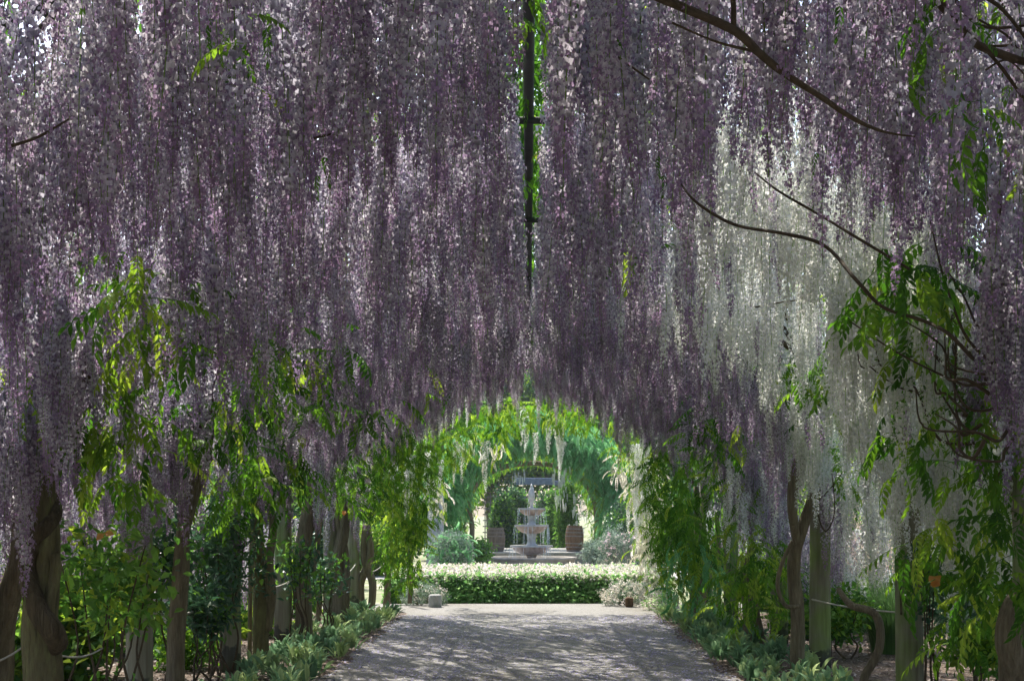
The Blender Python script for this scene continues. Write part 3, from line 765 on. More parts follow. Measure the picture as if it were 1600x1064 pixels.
FX, FY, FZ, FW = [], [], [], []
cell = 1 / math.sqrt(54)
def inside_frame(x, y, z, m=0):
    if y < .5: return False
    px = 826 + x / y * F; py = 800 - (z - EYE) / y * F
    return -m < px < 1600 + m and -m < py < 1064 + m
rac = []
for gx in np.arange(-4.4, 4.4, cell):
    for gy in np.arange(-1.0, 23.2, cell):
        x = gx + rnd.uniform(-.5, .5) * cell * 1.6; y = gy + rnd.uniform(-.5, .5) * cell * 1.6
        if abs(x) < (.080 if y < 9 else .074): continue
        if y < 3.4 and rnd.random() < .35: continue
        cl = mnoise.noise(Vector((x * 1.1, y * 1.1, .5)))
        edge = mnoise.noise(Vector((x * 2.2, y * 2.2, 4.5)))
        if cl + edge * .6 < -.36: continue
        ax = abs(x)
        if ax > 2.6 and rnd.random() < .35 + (y > 14) * .25: continue
        if 2.3 < ax < 3.4 and 9.8 < y < 18 and x < 0 and rnd.random() < .45: continue
        if y > 17.5 and ax > 1.9 and rnd.random() < .75: continue
        if y > 21.8 and rnd.random() < .6: continue
        ph = .19 * math.sin(y * 2.17 + x * .3)          # hangs in swags between the hoops
        z = ztop(x) - abs(rnd.gauss(0, .08)) + .05 * cl + ph - .08 + (.20 - .11 * min(x * x, 9)) * min(1, max(0, (y - 12.5) / 4))
        sc = (rnd.uniform(.62, 1.3) if rnd.random() < .8 else rnd.uniform(.9, 1.5)) * (1 + .15 * edge)
        if y > 15: sc = .95 + (sc - .95) * .45
        if ax > 2.3: sc *= 1.15; z -= rnd.uniform(0, .25)
        rac.append((x, y, z, sc, is_white(x, y, rnd.random())))
        if ax < 2.6 and rnd.random() < .30:      # tips of a second row that hangs a little lower
            rac.append((x + rnd.uniform(-.07, .07), y + rnd.uniform(-.07, .07), z - rnd.uniform(.12, .3), sc * .9, rac[-1][4]))
# long curtains at the sides, where the photo shows them
def curtain(px0, px1, py0, py1, D0, D1, n, white):
    for _ in range(n):
        D = rnd.uniform(D0, D1); p = P(rnd.uniform(px0, px1), rnd.uniform(py0, py1), D)
        rac.append((p.x, p.y, p.z, rnd.uniform(.8, 1.2), white))
curtain(-30, 30, 540, 680, 7.4, 8.2, 22, False)
curtain(30, 75, 500, 590, 7.6, 8.4, 12, False)
curtain(95, 250, 560, 740, 9.5, 12.5, 120, False)
curtain(200, 290, 600, 690, 10.5, 11.7, 40, False)
curtain(340, 470, 560, 670, 13, 16, 70, False)
curtain(-20, 120, 380, 560, 7, 8.5, 60, False)
curtain(540, 580, 730, 780, 19, 21, 10, False)
curtain(430, 560, 560, 650, 15.5, 18.5, 110, False)
curtain(540, 690, 565, 615, 18.5, 21.5, 80, False)
curtain(960, 1060, 570, 620, 18.5, 21.5, 70, False)
curtain(1040, 1200, 540, 640, 15.5, 18.5, 120, False)
curtain(600, 690, 700, 760, 20.5, 22.5, 14, True)
curtain(1265, 1300, 640, 690, 13.5, 13.9, 10, True)
curtain(1130, 1220, 700, 830, 15, 18, 34, True)
curtain(1240, 1300, 560, 660, 12.5, 14, 36, True)
curtain(1370, 1580, 520, 700, 9.6, 11.2, 150, True)
curtain(1470, 1570, 700, 830, 10.4, 11.2, 46, True)
curtain(1320, 1400, 520, 600, 10.5, 12, 40, True)
curtain(1300, 1480, 350, 520, 7.8, 9.4, 110, True)
curtain(1575, 1650, 300, 520, 6.2, 7.2, 34, False)
curtain(1545, 1610, 380, 480, 6.4, 6.9, 22, False)
curtain(1560, 1660, 560, 640, 9.4, 10.4, 24, True)
curtain(985, 1015, 690, 780, 23.4, 24.4, 26, True)
curtain(1370, 1600, 560, 740, 9.4, 11.2, 90, True)
for (a, b) in ((815, 636), (822, 645), (836, 676), (868, 650), (872, 655), (879, 660), (881, 690), (856, 655), (713, 690), (720, 695), (762, 690)):
    p = P(a, b, 23.7); rac.append((p.x, p.y, p.z, rnd.uniform(.9, 1.3), True))
# the 300 that show largest are objects, the rest of each vine is one mass
def show(rc):
    x, y, z, sc, wt = rc
    return sc / y if inside_frame(x, y, z - .3, -10) and y > 3.9 else -1
order = sorted(range(len(rac)), key=lambda i: -show(rac[i]))
single = set(order[:290])
mass = {}
pm = TC['purple'][1]; wm = TC['white'][1]
for i, (x, y, z, sc, wt) in enumerate(rac):
    v = vine_at(x, y)
    if wt and y > 6.5 and y < 13 and x > 0: v = VN[(1, 2)] if y > 9.9 or x > 2 else VN[(1, 1)]
    if i in single:
        o = link('flower_raceme', (wm if wt else pm)[rnd.randrange(len(wm if wt else pm))])
        o.parent = v; o.location = Vector((x, y, z)) - v.location
        o.rotation_euler = (rnd.gauss(0, .05), rnd.gauss(0, .05), rnd.uniform(0, 6.28)); o.scale = (sc, sc, sc)
    else:
        mass.setdefault((v.name, wt), []).append((x, y, z, sc))
for (vn, wt), L_ in mass.items():
    a = np.array(L_)
    scatter('flower_mass', 'white' if wt else 'purple', a[:, :3], rrot(len(a), .05), np.c_[a[:, 3], a[:, 3], a[:, 3]], bpy.data.objects[vn])

# leaves --------------------------------------------------------------------
lv = {}
def addleaf(x, y, z, key, sc, rot, v=None):
    v = v or vine_at(x, y)
    lv.setdefault((v.name, key), []).append((x, y, z, sc, *rot))
for _ in range(9500):
    x = rnd.uniform(-4.5, 4.5); y = rnd.uniform(-1.5, 23.3)
    if mnoise.noise(Vector((x * .7, y * .7, 7))) < -.36: continue
    if abs(x) < .15 and rnd.random() < .8: continue
    if x < -1.3 and y < 13 and rnd.random() < .4: continue
    if y < 10 and mnoise.noise(Vector((x * .55, y * .55, 12))) > .12 and rnd.random() < .6: continue
    if x > .9 and 7 < y < 13.5 and rnd.random() < .5: continue
    z = ztop(x) + rnd.uniform(.02, .38) + .1
    addleaf(x, y, z, rnd.choice(['frond', 'frond', 'lime']), rnd.uniform(.8, 1.3), (rnd.gauss(0, .3), rnd.gauss(0, .3), rnd.uniform(0, 6.28)))
for _ in range(3200):  # extra upper leaves, added to close sky gaps and darken the bays
    x = rnd.uniform(-4, 4); y = rnd.uniform(3.5, 14.8)
    if 6.2 < y < 10 and rnd.random() < .55: continue
    addleaf(x, y, ztop(x) + rnd.uniform(.3, .7), rnd.choice(['frond', 'lime']), rnd.uniform(.9, 1.4), (rnd.gauss(0, .3), rnd.gauss(0, .3), rnd.uniform(0, 6.28)))
for _ in range(2300):  # extra roof leaves, added to block sun dapples on the path
    x = rnd.uniform(-3.2, 3.2); addleaf(x, rnd.uniform(16.0, 23.2), ztop(x) + rnd.uniform(.1, .45), rnd.choice(['frond', 'lime']), rnd.uniform(.9, 1.4), (rnd.gauss(0, .3), rnd.gauss(0, .3), rnd.uniform(0, 6.28)))
for _ in range(1100):
    addleaf(rnd.gauss(0, .2), rnd.uniform(3, 23), 4.12 + rnd.uniform(.06, .6), 'frond', rnd.uniform(.9, 1.4), (rnd.gauss(0, .3), rnd.gauss(0, .3), rnd.uniform(0, 6.28)))
def leafcloud(px, py, D, rx, ry, n, keys, dD=.6, sc=None):
    sc = sc or ((.5, .75) if D < 6 else (1.0, 1.4) if D < 16 else (.8, 1.2))
    for _ in range(n):
        a = rnd.uniform(0, 6.28); q = math.sqrt(rnd.random())
        DD = D + rnd.uniform(-dD, dD)
        p = P(px + math.cos(a) * q * rx, py + math.sin(a) * q * ry, DD)
        addleaf(p.x, p.y, p.z, rnd.choice(keys), rnd.uniform(*sc), (rnd.gauss(0, .35), rnd.gauss(.15, .35), rnd.uniform(0, 6.28)))
LF = ['frond', 'frond', 'lime']
LL = ['lime', 'lime', 'frond']
for a in (
  (240, 510, 7.9, 70, 90, 44, LL), (210, 430, 6.9, 40, 50, 14, LL), (180, 690, 8.4, 80, 80, 46, LL), (390, 540, 10.4, 60, 60, 44, LF), (500, 535, 10.9, 70, 40, 36, LF), (330, 650, 10.8, 50, 50, 24, LF), (560, 620, 14, 60, 40, 26, LF),
  (370, 740, 12.3, 55, 70, 60, LF), (370, 600, 11.2, 40, 50, 26, LF), (300, 470, 8.7, 40, 30, 8, LL), (370, 60, 4.9, 40, 90, 9, LF), (380, 40, 4.7, 30, 40, 5, LF), (330, 640, 12.4, 40, 60, 24, LF), (440, 720, 14.3, 50, 80, 80, LF), (450, 620, 13.2, 60, 60, 40, LF),
  (500, 720, 17, 60, 50, 60, LF), (560, 750, 19, 50, 50, 120, LF), (620, 690, 19.5, 40, 30, 40, LF), (600, 730, 20.5, 60, 70, 260, LL), (640, 760, 21.5, 38, 90, 330, LL), (625, 850, 21.8, 36, 70, 220, LL), (680, 700, 23.5, 40, 40, 160, LL),
  (760, 660, 23.5, 60, 22, 110, LL), (840, 640, 23.5, 90, 23.5, 170, LL), (930, 650, 23.5, 70, 24, 120, LL), (990, 690, 23.5, 40, 36, 90, LL), (700, 690, 23.5, 40, 30, 90, LL),
  (1040, 760, 20.5, 36, 80, 230, LF), (1065, 840, 19.8, 45, 70, 200, LF), (1100, 790, 19, 46, 100, 170, LF), (1080, 890, 18.8, 50, 50, 150, ['teal', 'lime', 'lime']), (1130, 700, 18, 60, 60, 120, LF), (1130, 620, 16.5, 60, 50, 60, LF),
  (1190, 720, 16.5, 60, 80, 90, LF), (1180, 850, 16, 46, 50, 46, LL), (1200, 900, 15.2, 50, 60, 70, LL), (1160, 930, 15.2, 40, 50, 40, LL), (1280, 600, 13, 50, 60, 44, LF), (1330, 720, 13.5, 40, 60, 24, LF),
  (1260, 560, 11.6, 50, 50, 34, LF), (1120, 660, 15.4, 50, 60, 50, LF), (1430, 430, 7.0, 80, 70, 34, LF), (1330, 570, 10.5, 60, 50, 20, LF), (1400, 500, 8, 50, 60, 16, LF), (1500, 600, 8.3, 90, 70, 40, LF), (1440, 700, 9, 60, 60, 22, LF), (1470, 850, 9.3, 60, 60, 40, LL), (1560, 760, 8.4, 50, 90, 34, LF),
  (1580, 880, 8.2, 40, 90, 36, LF), (1510, 960, 9.2, 50, 60, 24, LL), (1500, 80, 4.6, 70, 70, 10, LF), (1560, 200, 4.9, 50, 90, 12, LF), (1520, 20, 4.6, 90, 40, 12, LF), (1570, 560, 8.1, 50, 90, 34, LF),
  (1000, 360, 9.4, 30, 60, 8, LF), (40, 590, 7.8, 40, 60, 9, LL), (1370, 420, 7.6, 40, 40, 10, LF), (830, 10, 5.6, 330, 20, 16, LF), (1010, 560, 17, 60, 40, 14, LF), (620, 600, 16, 60, 50, 8, LF), (690, 560, 15, 60, 60, 8, LF)):
    leafcloud(*a)
for a in ((1014, 800, 24.6, 24, 84, 300, ['sunlitfrond', 'sunlitfrond', 'lime']), (1000, 740, 24.2, 26, 50, 110, ['sunlitfrond', 'sunlitfrond', 'lime']), (1018, 870, 24.6, 26, 60, 130, ['sunlitfrond', 'sunlitfrond', 'lime']), (684, 765, 24.2, 16, 36, 60, ['sunlitfrond', 'lime']), (775, 700, 24, 22, 18, 20, ['sunlitfrond', 'lime']), (735, 695, 24, 20, 18, 20, ['sunlitfrond', 'lime']), (970, 725, 24, 20, 18, 22, ['sunlitfrond'])):
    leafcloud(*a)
# fronds as parts: those that show largest
allv = [(k, r) for k, L_ in lv.items() for r in L_]
def fshow(r): return r[3] / r[1] if inside_frame(r[0], r[1], r[2], -5) and r[1] > 3.9 and r[2] < ztop(r[0]) + .02 else -1
allv.sort(key=lambda kr: -fshow(kr[1]))
rest = {}
for i, ((vn, key), r) in enumerate(allv):
    if i < 290:
        tm = TC[key][1]
        v = bpy.data.objects[vn]
        o = link('leaf_frond', tm[rnd.randrange(len(tm))]); o.parent = v
        o.location = Vector(r[:3]) - v.location; o.rotation_euler = r[4:7]; o.scale = (r[3],) * 3
    else: rest.setdefault((vn, key), []).append(r)
for (vn, key), L_ in rest.items():
    a = np.array(L_)
    scatter('leaf_mass', key, a[:, :3], a[:, 4:7], a[:, 3], bpy.data.objects[vn])
# a few specially drooping fronds seen large
def hangfrond(px, py, D, rz, sc, key='frond', k=2, tilt=.5):
    p = P(px, py, D); v = vine_at(p.x, p.y)
    o = link('leaf_frond', TC[key][1][k]); o.parent = v; o.location = p - v.location
    o.rotation_euler = (rnd.gauss(0, .2), tilt, rz); o.scale = (sc,) * 3
for a in ((1460, 60, 4.6, 2.9, .95), (1470, 40, 4.6, 3.4, .9), (1530, 200, 4.8, 2.6, .9), (1545, 215, 4.7, 1.8, .9), (1530, 190, 4.6, 3.6, .9), (340, 20, 4.7, 4, .5), (415, 40, 4.8, 5, .55), (410, 10, 4.9, 1, .5), (505, 240, 5.4, 5, .5), (500, 270, 5.4, 4.4, .4), (822, 150, 5.9, 4.7, .5), (1032, 240, 5.9, 4, .4), (1035, 270, 5.9, 5, .4), (1280, 235, 5.4, 4, .35), (1540, 230, 5.2, 4, .9), (980, 20, 4.8, 2.6, .45), (1310, 5, 4.6, 4.7, .5),
          (60, 560, 7.5, 4.2, .9, 'lime'), (45, 580, 7.5, 5.4, .9, 'lime'), (250, 620, 8.8, 5.0, 1.2), (230, 590, 8.8, 4.6, 1.2, 'lime'), (150, 640, 8.8, 5.8, 1.4, 'lime'), (190, 650, 8.6, 5.6, 1.3, 'lime'), (500, 510, 12, .1, 1.4), (380, 500, 12, .2, 1.3),
          (1430, 380, 7.4, 3.3, .9), (1390, 385, 7.4, 4.0, .9), (1420, 420, 7.2, 3.9, .8), (1395, 640, 8.5, 3.1, 1.1), (1420, 610, 8.4, 3.0, 1.2)):
    hangfrond(*a)
# ---------------------------------------------------------------- edging plants beside the path
def earleaf_mesh(seed):
    r = random.Random(seed); mb = MB()
    ln = .15; wd = .040
    vs = []; fs = []; cs = []
    n = 5
    for k in range(n + 1):
        t = k / n
        wdt = wd * math.sin(math.pi * min(1, t * .92 + .06)) ** .8 * .5
        z = ln * .55 * math.sin(t * 1.9) * .9; x = ln * (.12 + t)
        vs += [(x, -wdt, z + wdt * .35), (x, 0, z), (x, wdt, z + wdt * .35)]
        cs += [(1.5, 1.35, 1.4), (.95, .95, .95), (1.5, 1.35, 1.4)]
    for k in range(n):
        a = 3 * k; fs += [(a, a + 1, a + 4, a + 3), (a + 1, a + 2, a + 5, a + 4)]
    mb.add(vs, fs, np.array(cs)); return mb.mesh('woolly_leaf', M['earleaf'], smooth=True)
EL = [earleaf_mesh(k) for k in range(2)]
def whole_ear(seed, n=30):
    r = random.Random(seed); mb = MB()
    me = EL[0]; base = np.array([v.co[:] for v in me.vertices]); fs = [tuple(p.vertices) for p in me.polygons]
    for k in range(n):
        M4 = Matrix.Translation((r.uniform(-.06, .06), r.uniform(-.06, .06), r.uniform(0, .05))) @ Euler((r.gauss(0, .25), -r.uniform(0, 1.1), k * 2.4), 'XYZ').to_matrix().to_4x4() @ Matrix.Scale(r.uniform(.7, 1.15), 4)
        mb.add([tuple(M4 @ Vector(b)) for b in base], fs, np.array((1, 1, 1)) * r.uniform(.75, 1.2))
    return mb.mesh('woolly_tuft_leaves', M['earleaf'], smooth=True)
WE = [whole_ear(k) for k in range(4)]
spots = []
for s in (-1, 1):
    for row, off in enumerate((2.12, 2.42, 2.72)):
        y = 11.6 if s > 0 else 10.9
        while y < 21.8:
            spots.append((s * (off + rnd.uniform(-.1, .1)), y + rnd.uniform(-.1, .1), rnd.uniform(.85, 1.35)))
            y += rnd.uniform(.34, .46) + row * .1
spots = [q for q in spots if inside_frame(q[0], q[1], 0.15, 10)]
spots.sort(key=lambda q: q[1])
ORD = lambda n: '%d%s' % (n, 'th' if 10 <= n % 100 <= 20 else {1: 'st', 2: 'nd', 3: 'rd'}.get(n % 10, 'th'))
cnt = {}
for i, (x, y, sc) in enumerate(spots):
    side = 'left' if x < 0 else 'right'
    row = 'front row' if abs(x) < 2.27 else 'middle row' if abs(x) < 2.57 else 'back row'
    cnt[(side, row)] = cnt.get((side, row), 0) + 1
    t = empty('woolly_plant', (x, y, .004), 'woolly plant, %s from the near end in the %s, %s border' % (ORD(cnt[(side, row)]), row, side), 'plant', 'woolly-leaved plants along the %s edge of the path' % side)
    t.scale = (sc,) * 3; t.rotation_euler[2] = rnd.uniform(0, 6)
    if i < 16:
        for k in range(18):
            o = link('leaf', EL[k % 2]); o.parent = t
            o.location = (rnd.uniform(-.06, .06), rnd.uniform(-.06, .06), rnd.uniform(0, .05)); o.rotation_euler = (rnd.gauss(0, .25), -rnd.uniform(0, 1.1), k * 2.4)
            s2 = rnd.uniform(.75, 1.15); o.scale = (s2,) * 3
    else:
        o = link('foliage', WE[i % 4]); o.parent = t; o['kind'] = 'stuff'

def shrub(name, label, cat, c, rad, n, key, sc=(.8, 1.3), stems=4, group=None, seed=0, key2=None, f2=.3, z0=None, stem_m='twig', shell=.35, lump=.4):
    base = (c[0], c[1], 0)
    t = empty(name, base, label, cat, group)
    mb = MB(); r = random.Random(seed)
    for k in range(stems):
        a = r.uniform(0, 6.28)
        w1 = r.uniform(-.14, .14)
        tube(mb, smooth_path([(c[0] + .12 * math.cos(a), c[1] + .12 * math.sin(a), -.02), (c[0] + w1 + rad[0] * .2 * math.cos(a), c[1] + rad[1] * .2 * math.sin(a), c[2] * .3), (c[0] + rad[0] * .3 * math.cos(a), c[1] + rad[1] * .3 * math.sin(a), c[2] * .6), (c[0] + rad[0] * .6 * math.cos(a), c[1] + rad[1] * .6 * math.sin(a), c[2] + rad[2] * .4)], 4), [.013, .009, .004], sides=5, rough=.2)
    o = link('stem', mb.mesh('stem', M[stem_m])); relp(o, t)
    p = blob(n, c, rad, shell=shell, seed=seed, floor=.03, lump=lump)
    m = nr.uniform(0, 1, len(p)) < f2 if key2 else np.zeros(len(p), bool)
    for kk, q in ((key, p[~m]), (key2, p[m])):
        if kk and len(q): scatter('foliage', kk, q, rrot(len(q), .8), nr.uniform(*sc, len(q)), t)
    return t
# dark ivy-like bushes round the left posts
for i, (px, py, D, rx, rz, n, key, lb) in enumerate((
    (245, 880, 12.2, .34, .56, 95, 'dark', 'dark glossy climbing bush wrapped round the post beside the forked dark trunk'),
    (345, 865, 14.0, .46, .72, 190, 'dark', 'dense dark blue-green bush hiding the upper half of the second grey post on the left'),
    (318, 960, 13.2, .26, .25, 70, 'dark', 'small dark bush low between the slender trunk and the grey post'),
    (155, 890, 9.8, .52, .42, 75, 'mid', 'green broad-leaved bush with thin stems beside the spiral trunk'),
    (195, 930, 10.6, .40, .40, 55, 'mid', 'lighter broad-leaved bush between the spiral trunk and the first grey post'),
    (505, 905, 18.2, .30, .34, 38, 'dark', 'small dark climber on the dark trunk in the middle of the left row'),
    (468, 880, 16.6, .22, .42, 40, 'dark', 'dark climber in front of the third left post'))):
    c = P(px, py, D)
    shrub('bush', lb, 'bush', c, (rx, rx, rz), n, key, (.9, 1.3) if key == 'dark' else (.8, 1.2), seed=i, stems=5, key2='midlime' if key == 'mid' else 'mid', f2=.22, shell=.1, lump=.7)
for i, (px, py, D, rx, rz, n, key, k2, lb) in enumerate((
    (1500, 965, 11.9, .34, .30, 90, 'dark', 'grey', 'blue-grey leaved climber low beside the leaning post on the right'),
    (1450, 900, 11.2, .16, .3, 40, 'dark', None, 'thin dark climber on the front of the leaning right post'),
    (1540, 1010, 11.0, .34, .2, 90, 'mid', 'midlime', 'low green bush at the foot of the right foreground'),
    (1310, 960, 15.5, .42, .28, 130, 'mid', 'midlime', 'low bright green bush behind the tall greenish post'),
    (1450, 1040, 11.2, .25, .18, 60, 'tealleafs', None, ''),
    (1590, 960, 9.8, .25, .35, 60, 'mid', 'midlime', 'green bush growing against the trunk at the right edge'))):
    if not lb: continue
    c = P(px, py, D); shrub('bush', lb, 'bush', c, (rx, rx, rz), n, key, (.7, 1.1), seed=20 + i, key2=k2, f2=.35, shell=.1)
for i in range(7):
    y = 14.6 + i * 1.2; sx_ = -(3.5 + (i % 3) * .45)
    shrub('low_bush', 'low bright green bush on the ground behind the left posts, %s from the near end' % ORD(i + 1), 'bush', (sx_, y, .22), (.42, .42, .28), 90, 'mid', (.8, 1.3), seed=300 + i, key2='midlime', f2=.5, shell=.1, group='low bushes behind the left posts')
# orange withered leaves
for px, py, D in ((1460, 900, 9.2), (1468, 908, 9.1), (1546, 680, 8.2), (540, 798, 18.0), (163, 833, 9.5)):
    mb = MB(); p = P(px, py, D)
    for k in range(2): leaflet(mb, p, Vector((rnd.uniform(-1, 1), -.3, rnd.uniform(-.6, .3))), Vector((0, -.8, .6)), .07, .055, fold=.15)
    vv = vine_at(p.x, p.y); o = link('withered_leaf', mb.mesh('withered_leaf', M['orange'])); relp(o, vv)

# ornamental grasses, right
def grass_clump(label, c, rad, h, n, seed, plume=True, colr='grass'):
    r = random.Random(seed); t = empty('grass_clump', c, label, 'grass clump', 'ornamental grasses beyond the right posts')
    mb = MB(); mp = MB()
    for k in range(n):
        a = r.uniform(0, 6.28); q = rad * math.sqrt(r.random()) * .35
        b = Vector((c[0] + q * math.cos(a), c[1] + q * math.sin(a), 0)); L = h * r.uniform(.75, 1.15); out = rad * r.uniform(.3, 1.2)
        pts = []
        for j in range(6):
            s = j / 5; pts.append(b + Vector((math.cos(a) * out * s ** 1.8, math.sin(a) * out * s ** 1.8, L * (s - .42 * (out / rad) * s ** 2.6))))
        sd = Vector((-math.sin(a), math.cos(a), 0)) * .004 * r.uniform(.7, 1.5)
        vs = []
        for j, p in enumerate(pts):
            kk = (1 - j / 5.3); vs += [p - sd * kk, p + sd * kk]
        kc = r.uniform(.7, 1.25)
        mb.add([tuple(v) for v in vs], [(2 * j, 2 * j + 1, 2 * j + 3, 2 * j + 2) for j in range(5)], np.array((kc, kc, kc * .95)))
        if plume and r.random() < .22:
            p0 = b + Vector((math.cos(a) * out * .45, math.sin(a) * out * .45, L * .98)); dv = Vector((math.cos(a) * .5, math.sin(a) * .5, r.uniform(.4, 1))).normalized()
            for j in range(12):
                q_ = p0 + dv * (.22 * j / 12) ; w_ = .016 * math.sin(math.pi * (j + 1) / 13)
                u_ = Vector((r.uniform(-1, 1), r.uniform(-1, 1), .6)).normalized() * w_ * 1.6
                mp.add([tuple(q_), tuple(q_ + u_ + dv * .012), tuple(q_ + dv * .028)], [(0, 1, 2)])
    o = link('blades', mb.mesh('blades', M['grass'])); relp(o, t); o['kind'] = 'stuff'
    if plume and mp.n: o = link('plumes', mp.mesh('plumes', M['plume'])); relp(o, t); o['kind'] = 'stuff'
    return t
grass_clump('large arching grass clump with pink plumes seen between the two near right posts', (4.15, 16.2, 0), .75, 1.15, 1500, 1)
grass_clump('tall pink-plumed grass farther back between the two near right posts', (5.0, 20.0, 0), .9, 1.75, 1600, 2)
grass_clump('dark arching grass clump behind the trunk right of the leaning post', (4.9, 14.2, 0), .7, .8, 900, 3, plume=False)
grass_clump('grass clump with plumes at the left of the large arching clump', (4.3, 19.0, 0), .7, 1.3, 900, 4)
grass_clump('grass clump spilling over the mulch behind the leaning right post', (4.6, 12.9, 0), .5, .6, 600, 5, plume=False)

# ropes slung between the posts
def rope(label, a, b, sag, r=.007, extra=None):
    a = Vector(a); b = Vector(b); pts = [a.lerp(b, t) - Vector((0, 0, sag * 4 * t * (1 - t))) for t in np.linspace(0, 1, 14)]
    mb = MB(); tube(mb, pts, r, sides=6)
    for p in (a, b):
        ring = [p + Vector((.0, 0, 0))]
    return tag(link('rope', mb.mesh('rope', M['rope'], smooth=True)), label, 'rope', 'ropes slung along the posts')
rope('pale rope sagging from the first to the second grey post on the left', P(232, 955, 11.7), P(352, 927, 14.25), .10, .011)
rope('thin rope from the left edge to the spiral trunk', P(-30, 1040, 8.3), P(36, 1010, 8.4), .02)
rope('short rope rising to the third post on the left', P(424, 918, 14.8), P(462, 902, 17.0), .02, .009)
rope('short pale rope behind the fourth left post', P(540, 896, 20), P(556, 880, 22.9), .03, .009)
rope('pale rope near the end of the left row', P(580, 893, 23.1), P(600, 880, 23.4), .03, .009)
rope('pale rope slung between the two near posts on the right', P(1269, 936, 14.2), P(1400, 956, 11.6), .02, .008)
rope('thin cord hanging beside the spiral trunk towards the first grey post', P(96, 1024, 8.6), P(160, 1012, 9.5), .03, .006)
# chain-link fence behind the left bed
ft = empty('chain_link_fence', (-5.3, 16, 0), 'low chain link fence behind the planting on the left', 'fence')
mb = MB(); X0 = -5.3
hgt = 1.05; cellw = .075
ys = np.arange(9, 26, cellw)
for y in ys:
    for s in (1, -1):
        ya, yb = (y, y + hgt * .9) if s > 0 else (y + hgt * .9, y)
        mb.add([(X0, ya - .0018, .02), (X0, ya + .0018, .02), (X0, yb + .0018, hgt), (X0, yb - .0018, hgt), (X0 + .0025 * s, ya, .02), (X0 + .0025 * s, yb, hgt)], [(0, 1, 2, 3), (0, 4, 5, 3), (4, 1, 2, 5)])
o = link('wire_mesh', mb.mesh('wire_mesh', M['wire'])); relp(o, ft); o['kind'] = 'stuff'
for y in np.arange(9, 26.5, 2.8):
    mb = MB(); tube(mb, [(X0 - .03, y, 0), (X0 - .03, y, 1.15)], .025, sides=8); relp(link('fence_post', mb.mesh('fence_post', M['wire'])), ft)

# ---------------------------------------------------------------- hedge bed and court
hb = empty('low_hedge', (0, 28.8, 0), 'low clipped green hedge with a pale top, sunlight painted into its leaves, across the end of the path', 'hedge')
def hz(x, y): return .40 + .05 * mnoise.noise(Vector((x * 1.6, y * 1.6, 2)))
n = 9500
xs = nr.uniform(-2.5, 2.35, n); ysx = 25.2 + 6.1 * nr.uniform(0, 1, n)
top = np.c_[xs, ysx, [hz(a, b) - abs(rnd.gauss(0, .03)) for a, b in zip(xs, ysx)]]
nf = 2600
xf = nr.uniform(-2.5, 2.35, nf); zf = nr.uniform(.02, .45, nf)
front = np.c_[xf, 24.93 + .10 * nr.uniform(0, 1, nf) + .75 * zf, zf]
side = np.array([(s * 2.42 + rnd.uniform(-.06, .06), rnd.uniform(24.95, 31.2), rnd.uniform(.02, .40)) for s in (-1, 1) for _ in range(700)])
topm = nr.uniform(0, 1, n) < .9  # most top leaves go pale: sunlight painted into the hedge top
for kk, q in (('hedge', front), ('hedge', side), ('hedge', top[~topm]), ('hedgepale', top[topm]), ('hedgepale', front[(front[:, 2] > .36) & (nr.uniform(0, 1, nf) < .6)] + [0, -.03, .01])):
    scatter('foliage', kk, q, rrot(len(q), .7), nr.uniform(.8, 1.25, len(q)), hb)
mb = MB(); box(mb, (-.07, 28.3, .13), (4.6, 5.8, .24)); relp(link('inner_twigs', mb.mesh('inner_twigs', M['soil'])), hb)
# lavender-like grey domes at the hedge ends
shrub('dome_bush', 'pale grey-green domed bush at the left end of the hedge', 'bush', (-1.80, 24.4, .12), (.36, .3, .26), 260, 'grey', (.5, .8), seed=41, shell=.75, key2='hedgepale', f2=.25)
shrub('dome_bush', 'bright whitish domed bush at the right end of the hedge', 'bush', (1.72, 24.3, .12), (.46, .36, .30), 420, 'hedgepale', (.5, .8), seed=42, shell=.75, key2='grey', f2=.35)
shrub('dome_bush', 'small cream tipped bush on the right beside the path end', 'bush', (2.15, 23.2, .08), (.3, .3, .18), 160, 'hedgepale', (.5, .8), seed=43, shell=.7, key2='hedge', f2=.35)
mb = MB(); lathe(mb, [(.105, 0), (.11, .02), (.11, .17), (.10, .20), (.085, .21)], (G(684, 24.6).x, 23.9, .008), 18)
tag(link('stone_stub', mb.mesh('stone_stub', M['gravestone'], smooth=False)), 'short round grey stone stub at the left corner of the path end', 'stone')
mb = MB(); box(mb, (G(983, 23.9).x, 23.9, .09), (.13, .13, .17), bev=.02)
tag(link('wooden_stub', mb.mesh('wooden_stub', M['barrel'])), 'small brown wooden stub before the white domed bush on the right', 'stub')

# plinth terrace of stones
tr = empty('stone_terrace', (.1, 44, 0), 'low stone terrace with a shaded front behind the fountain', 'terrace')
mb = MB(); box(mb, (.12, 45.6, .18), (3.4, 6.0, .36)); relp(link('core', mb.mesh('core', M['riser'])), tr)
x = -1.62
while x < 1.84:
    wd = rnd.uniform(.34, .52)
    for zz in (.09, .27):
        mb = MB(); box(mb, (x + wd / 2, 42.57, zz), (wd - .012, .08, .168), bev=.012); relp(link('stone_block', mb.mesh('stone_block', M['riser'])), tr)
    mb = MB(); box(mb, (x + wd / 2, 42.85, .38), (wd - .010, .66, .05), bev=.008); relp(link('coping_stone', mb.mesh('coping_stone', M['paving'])), tr)
    x += wd
for i in range(8):
    for j in range(7):
        mb = MB(); box(mb, (-1.37 + i * .427, 43.45 + j * .72, .375), (.417, .71, .035), bev=.006); relp(link('paving_slab', mb.mesh('paving_slab', M['paving'])), tr)
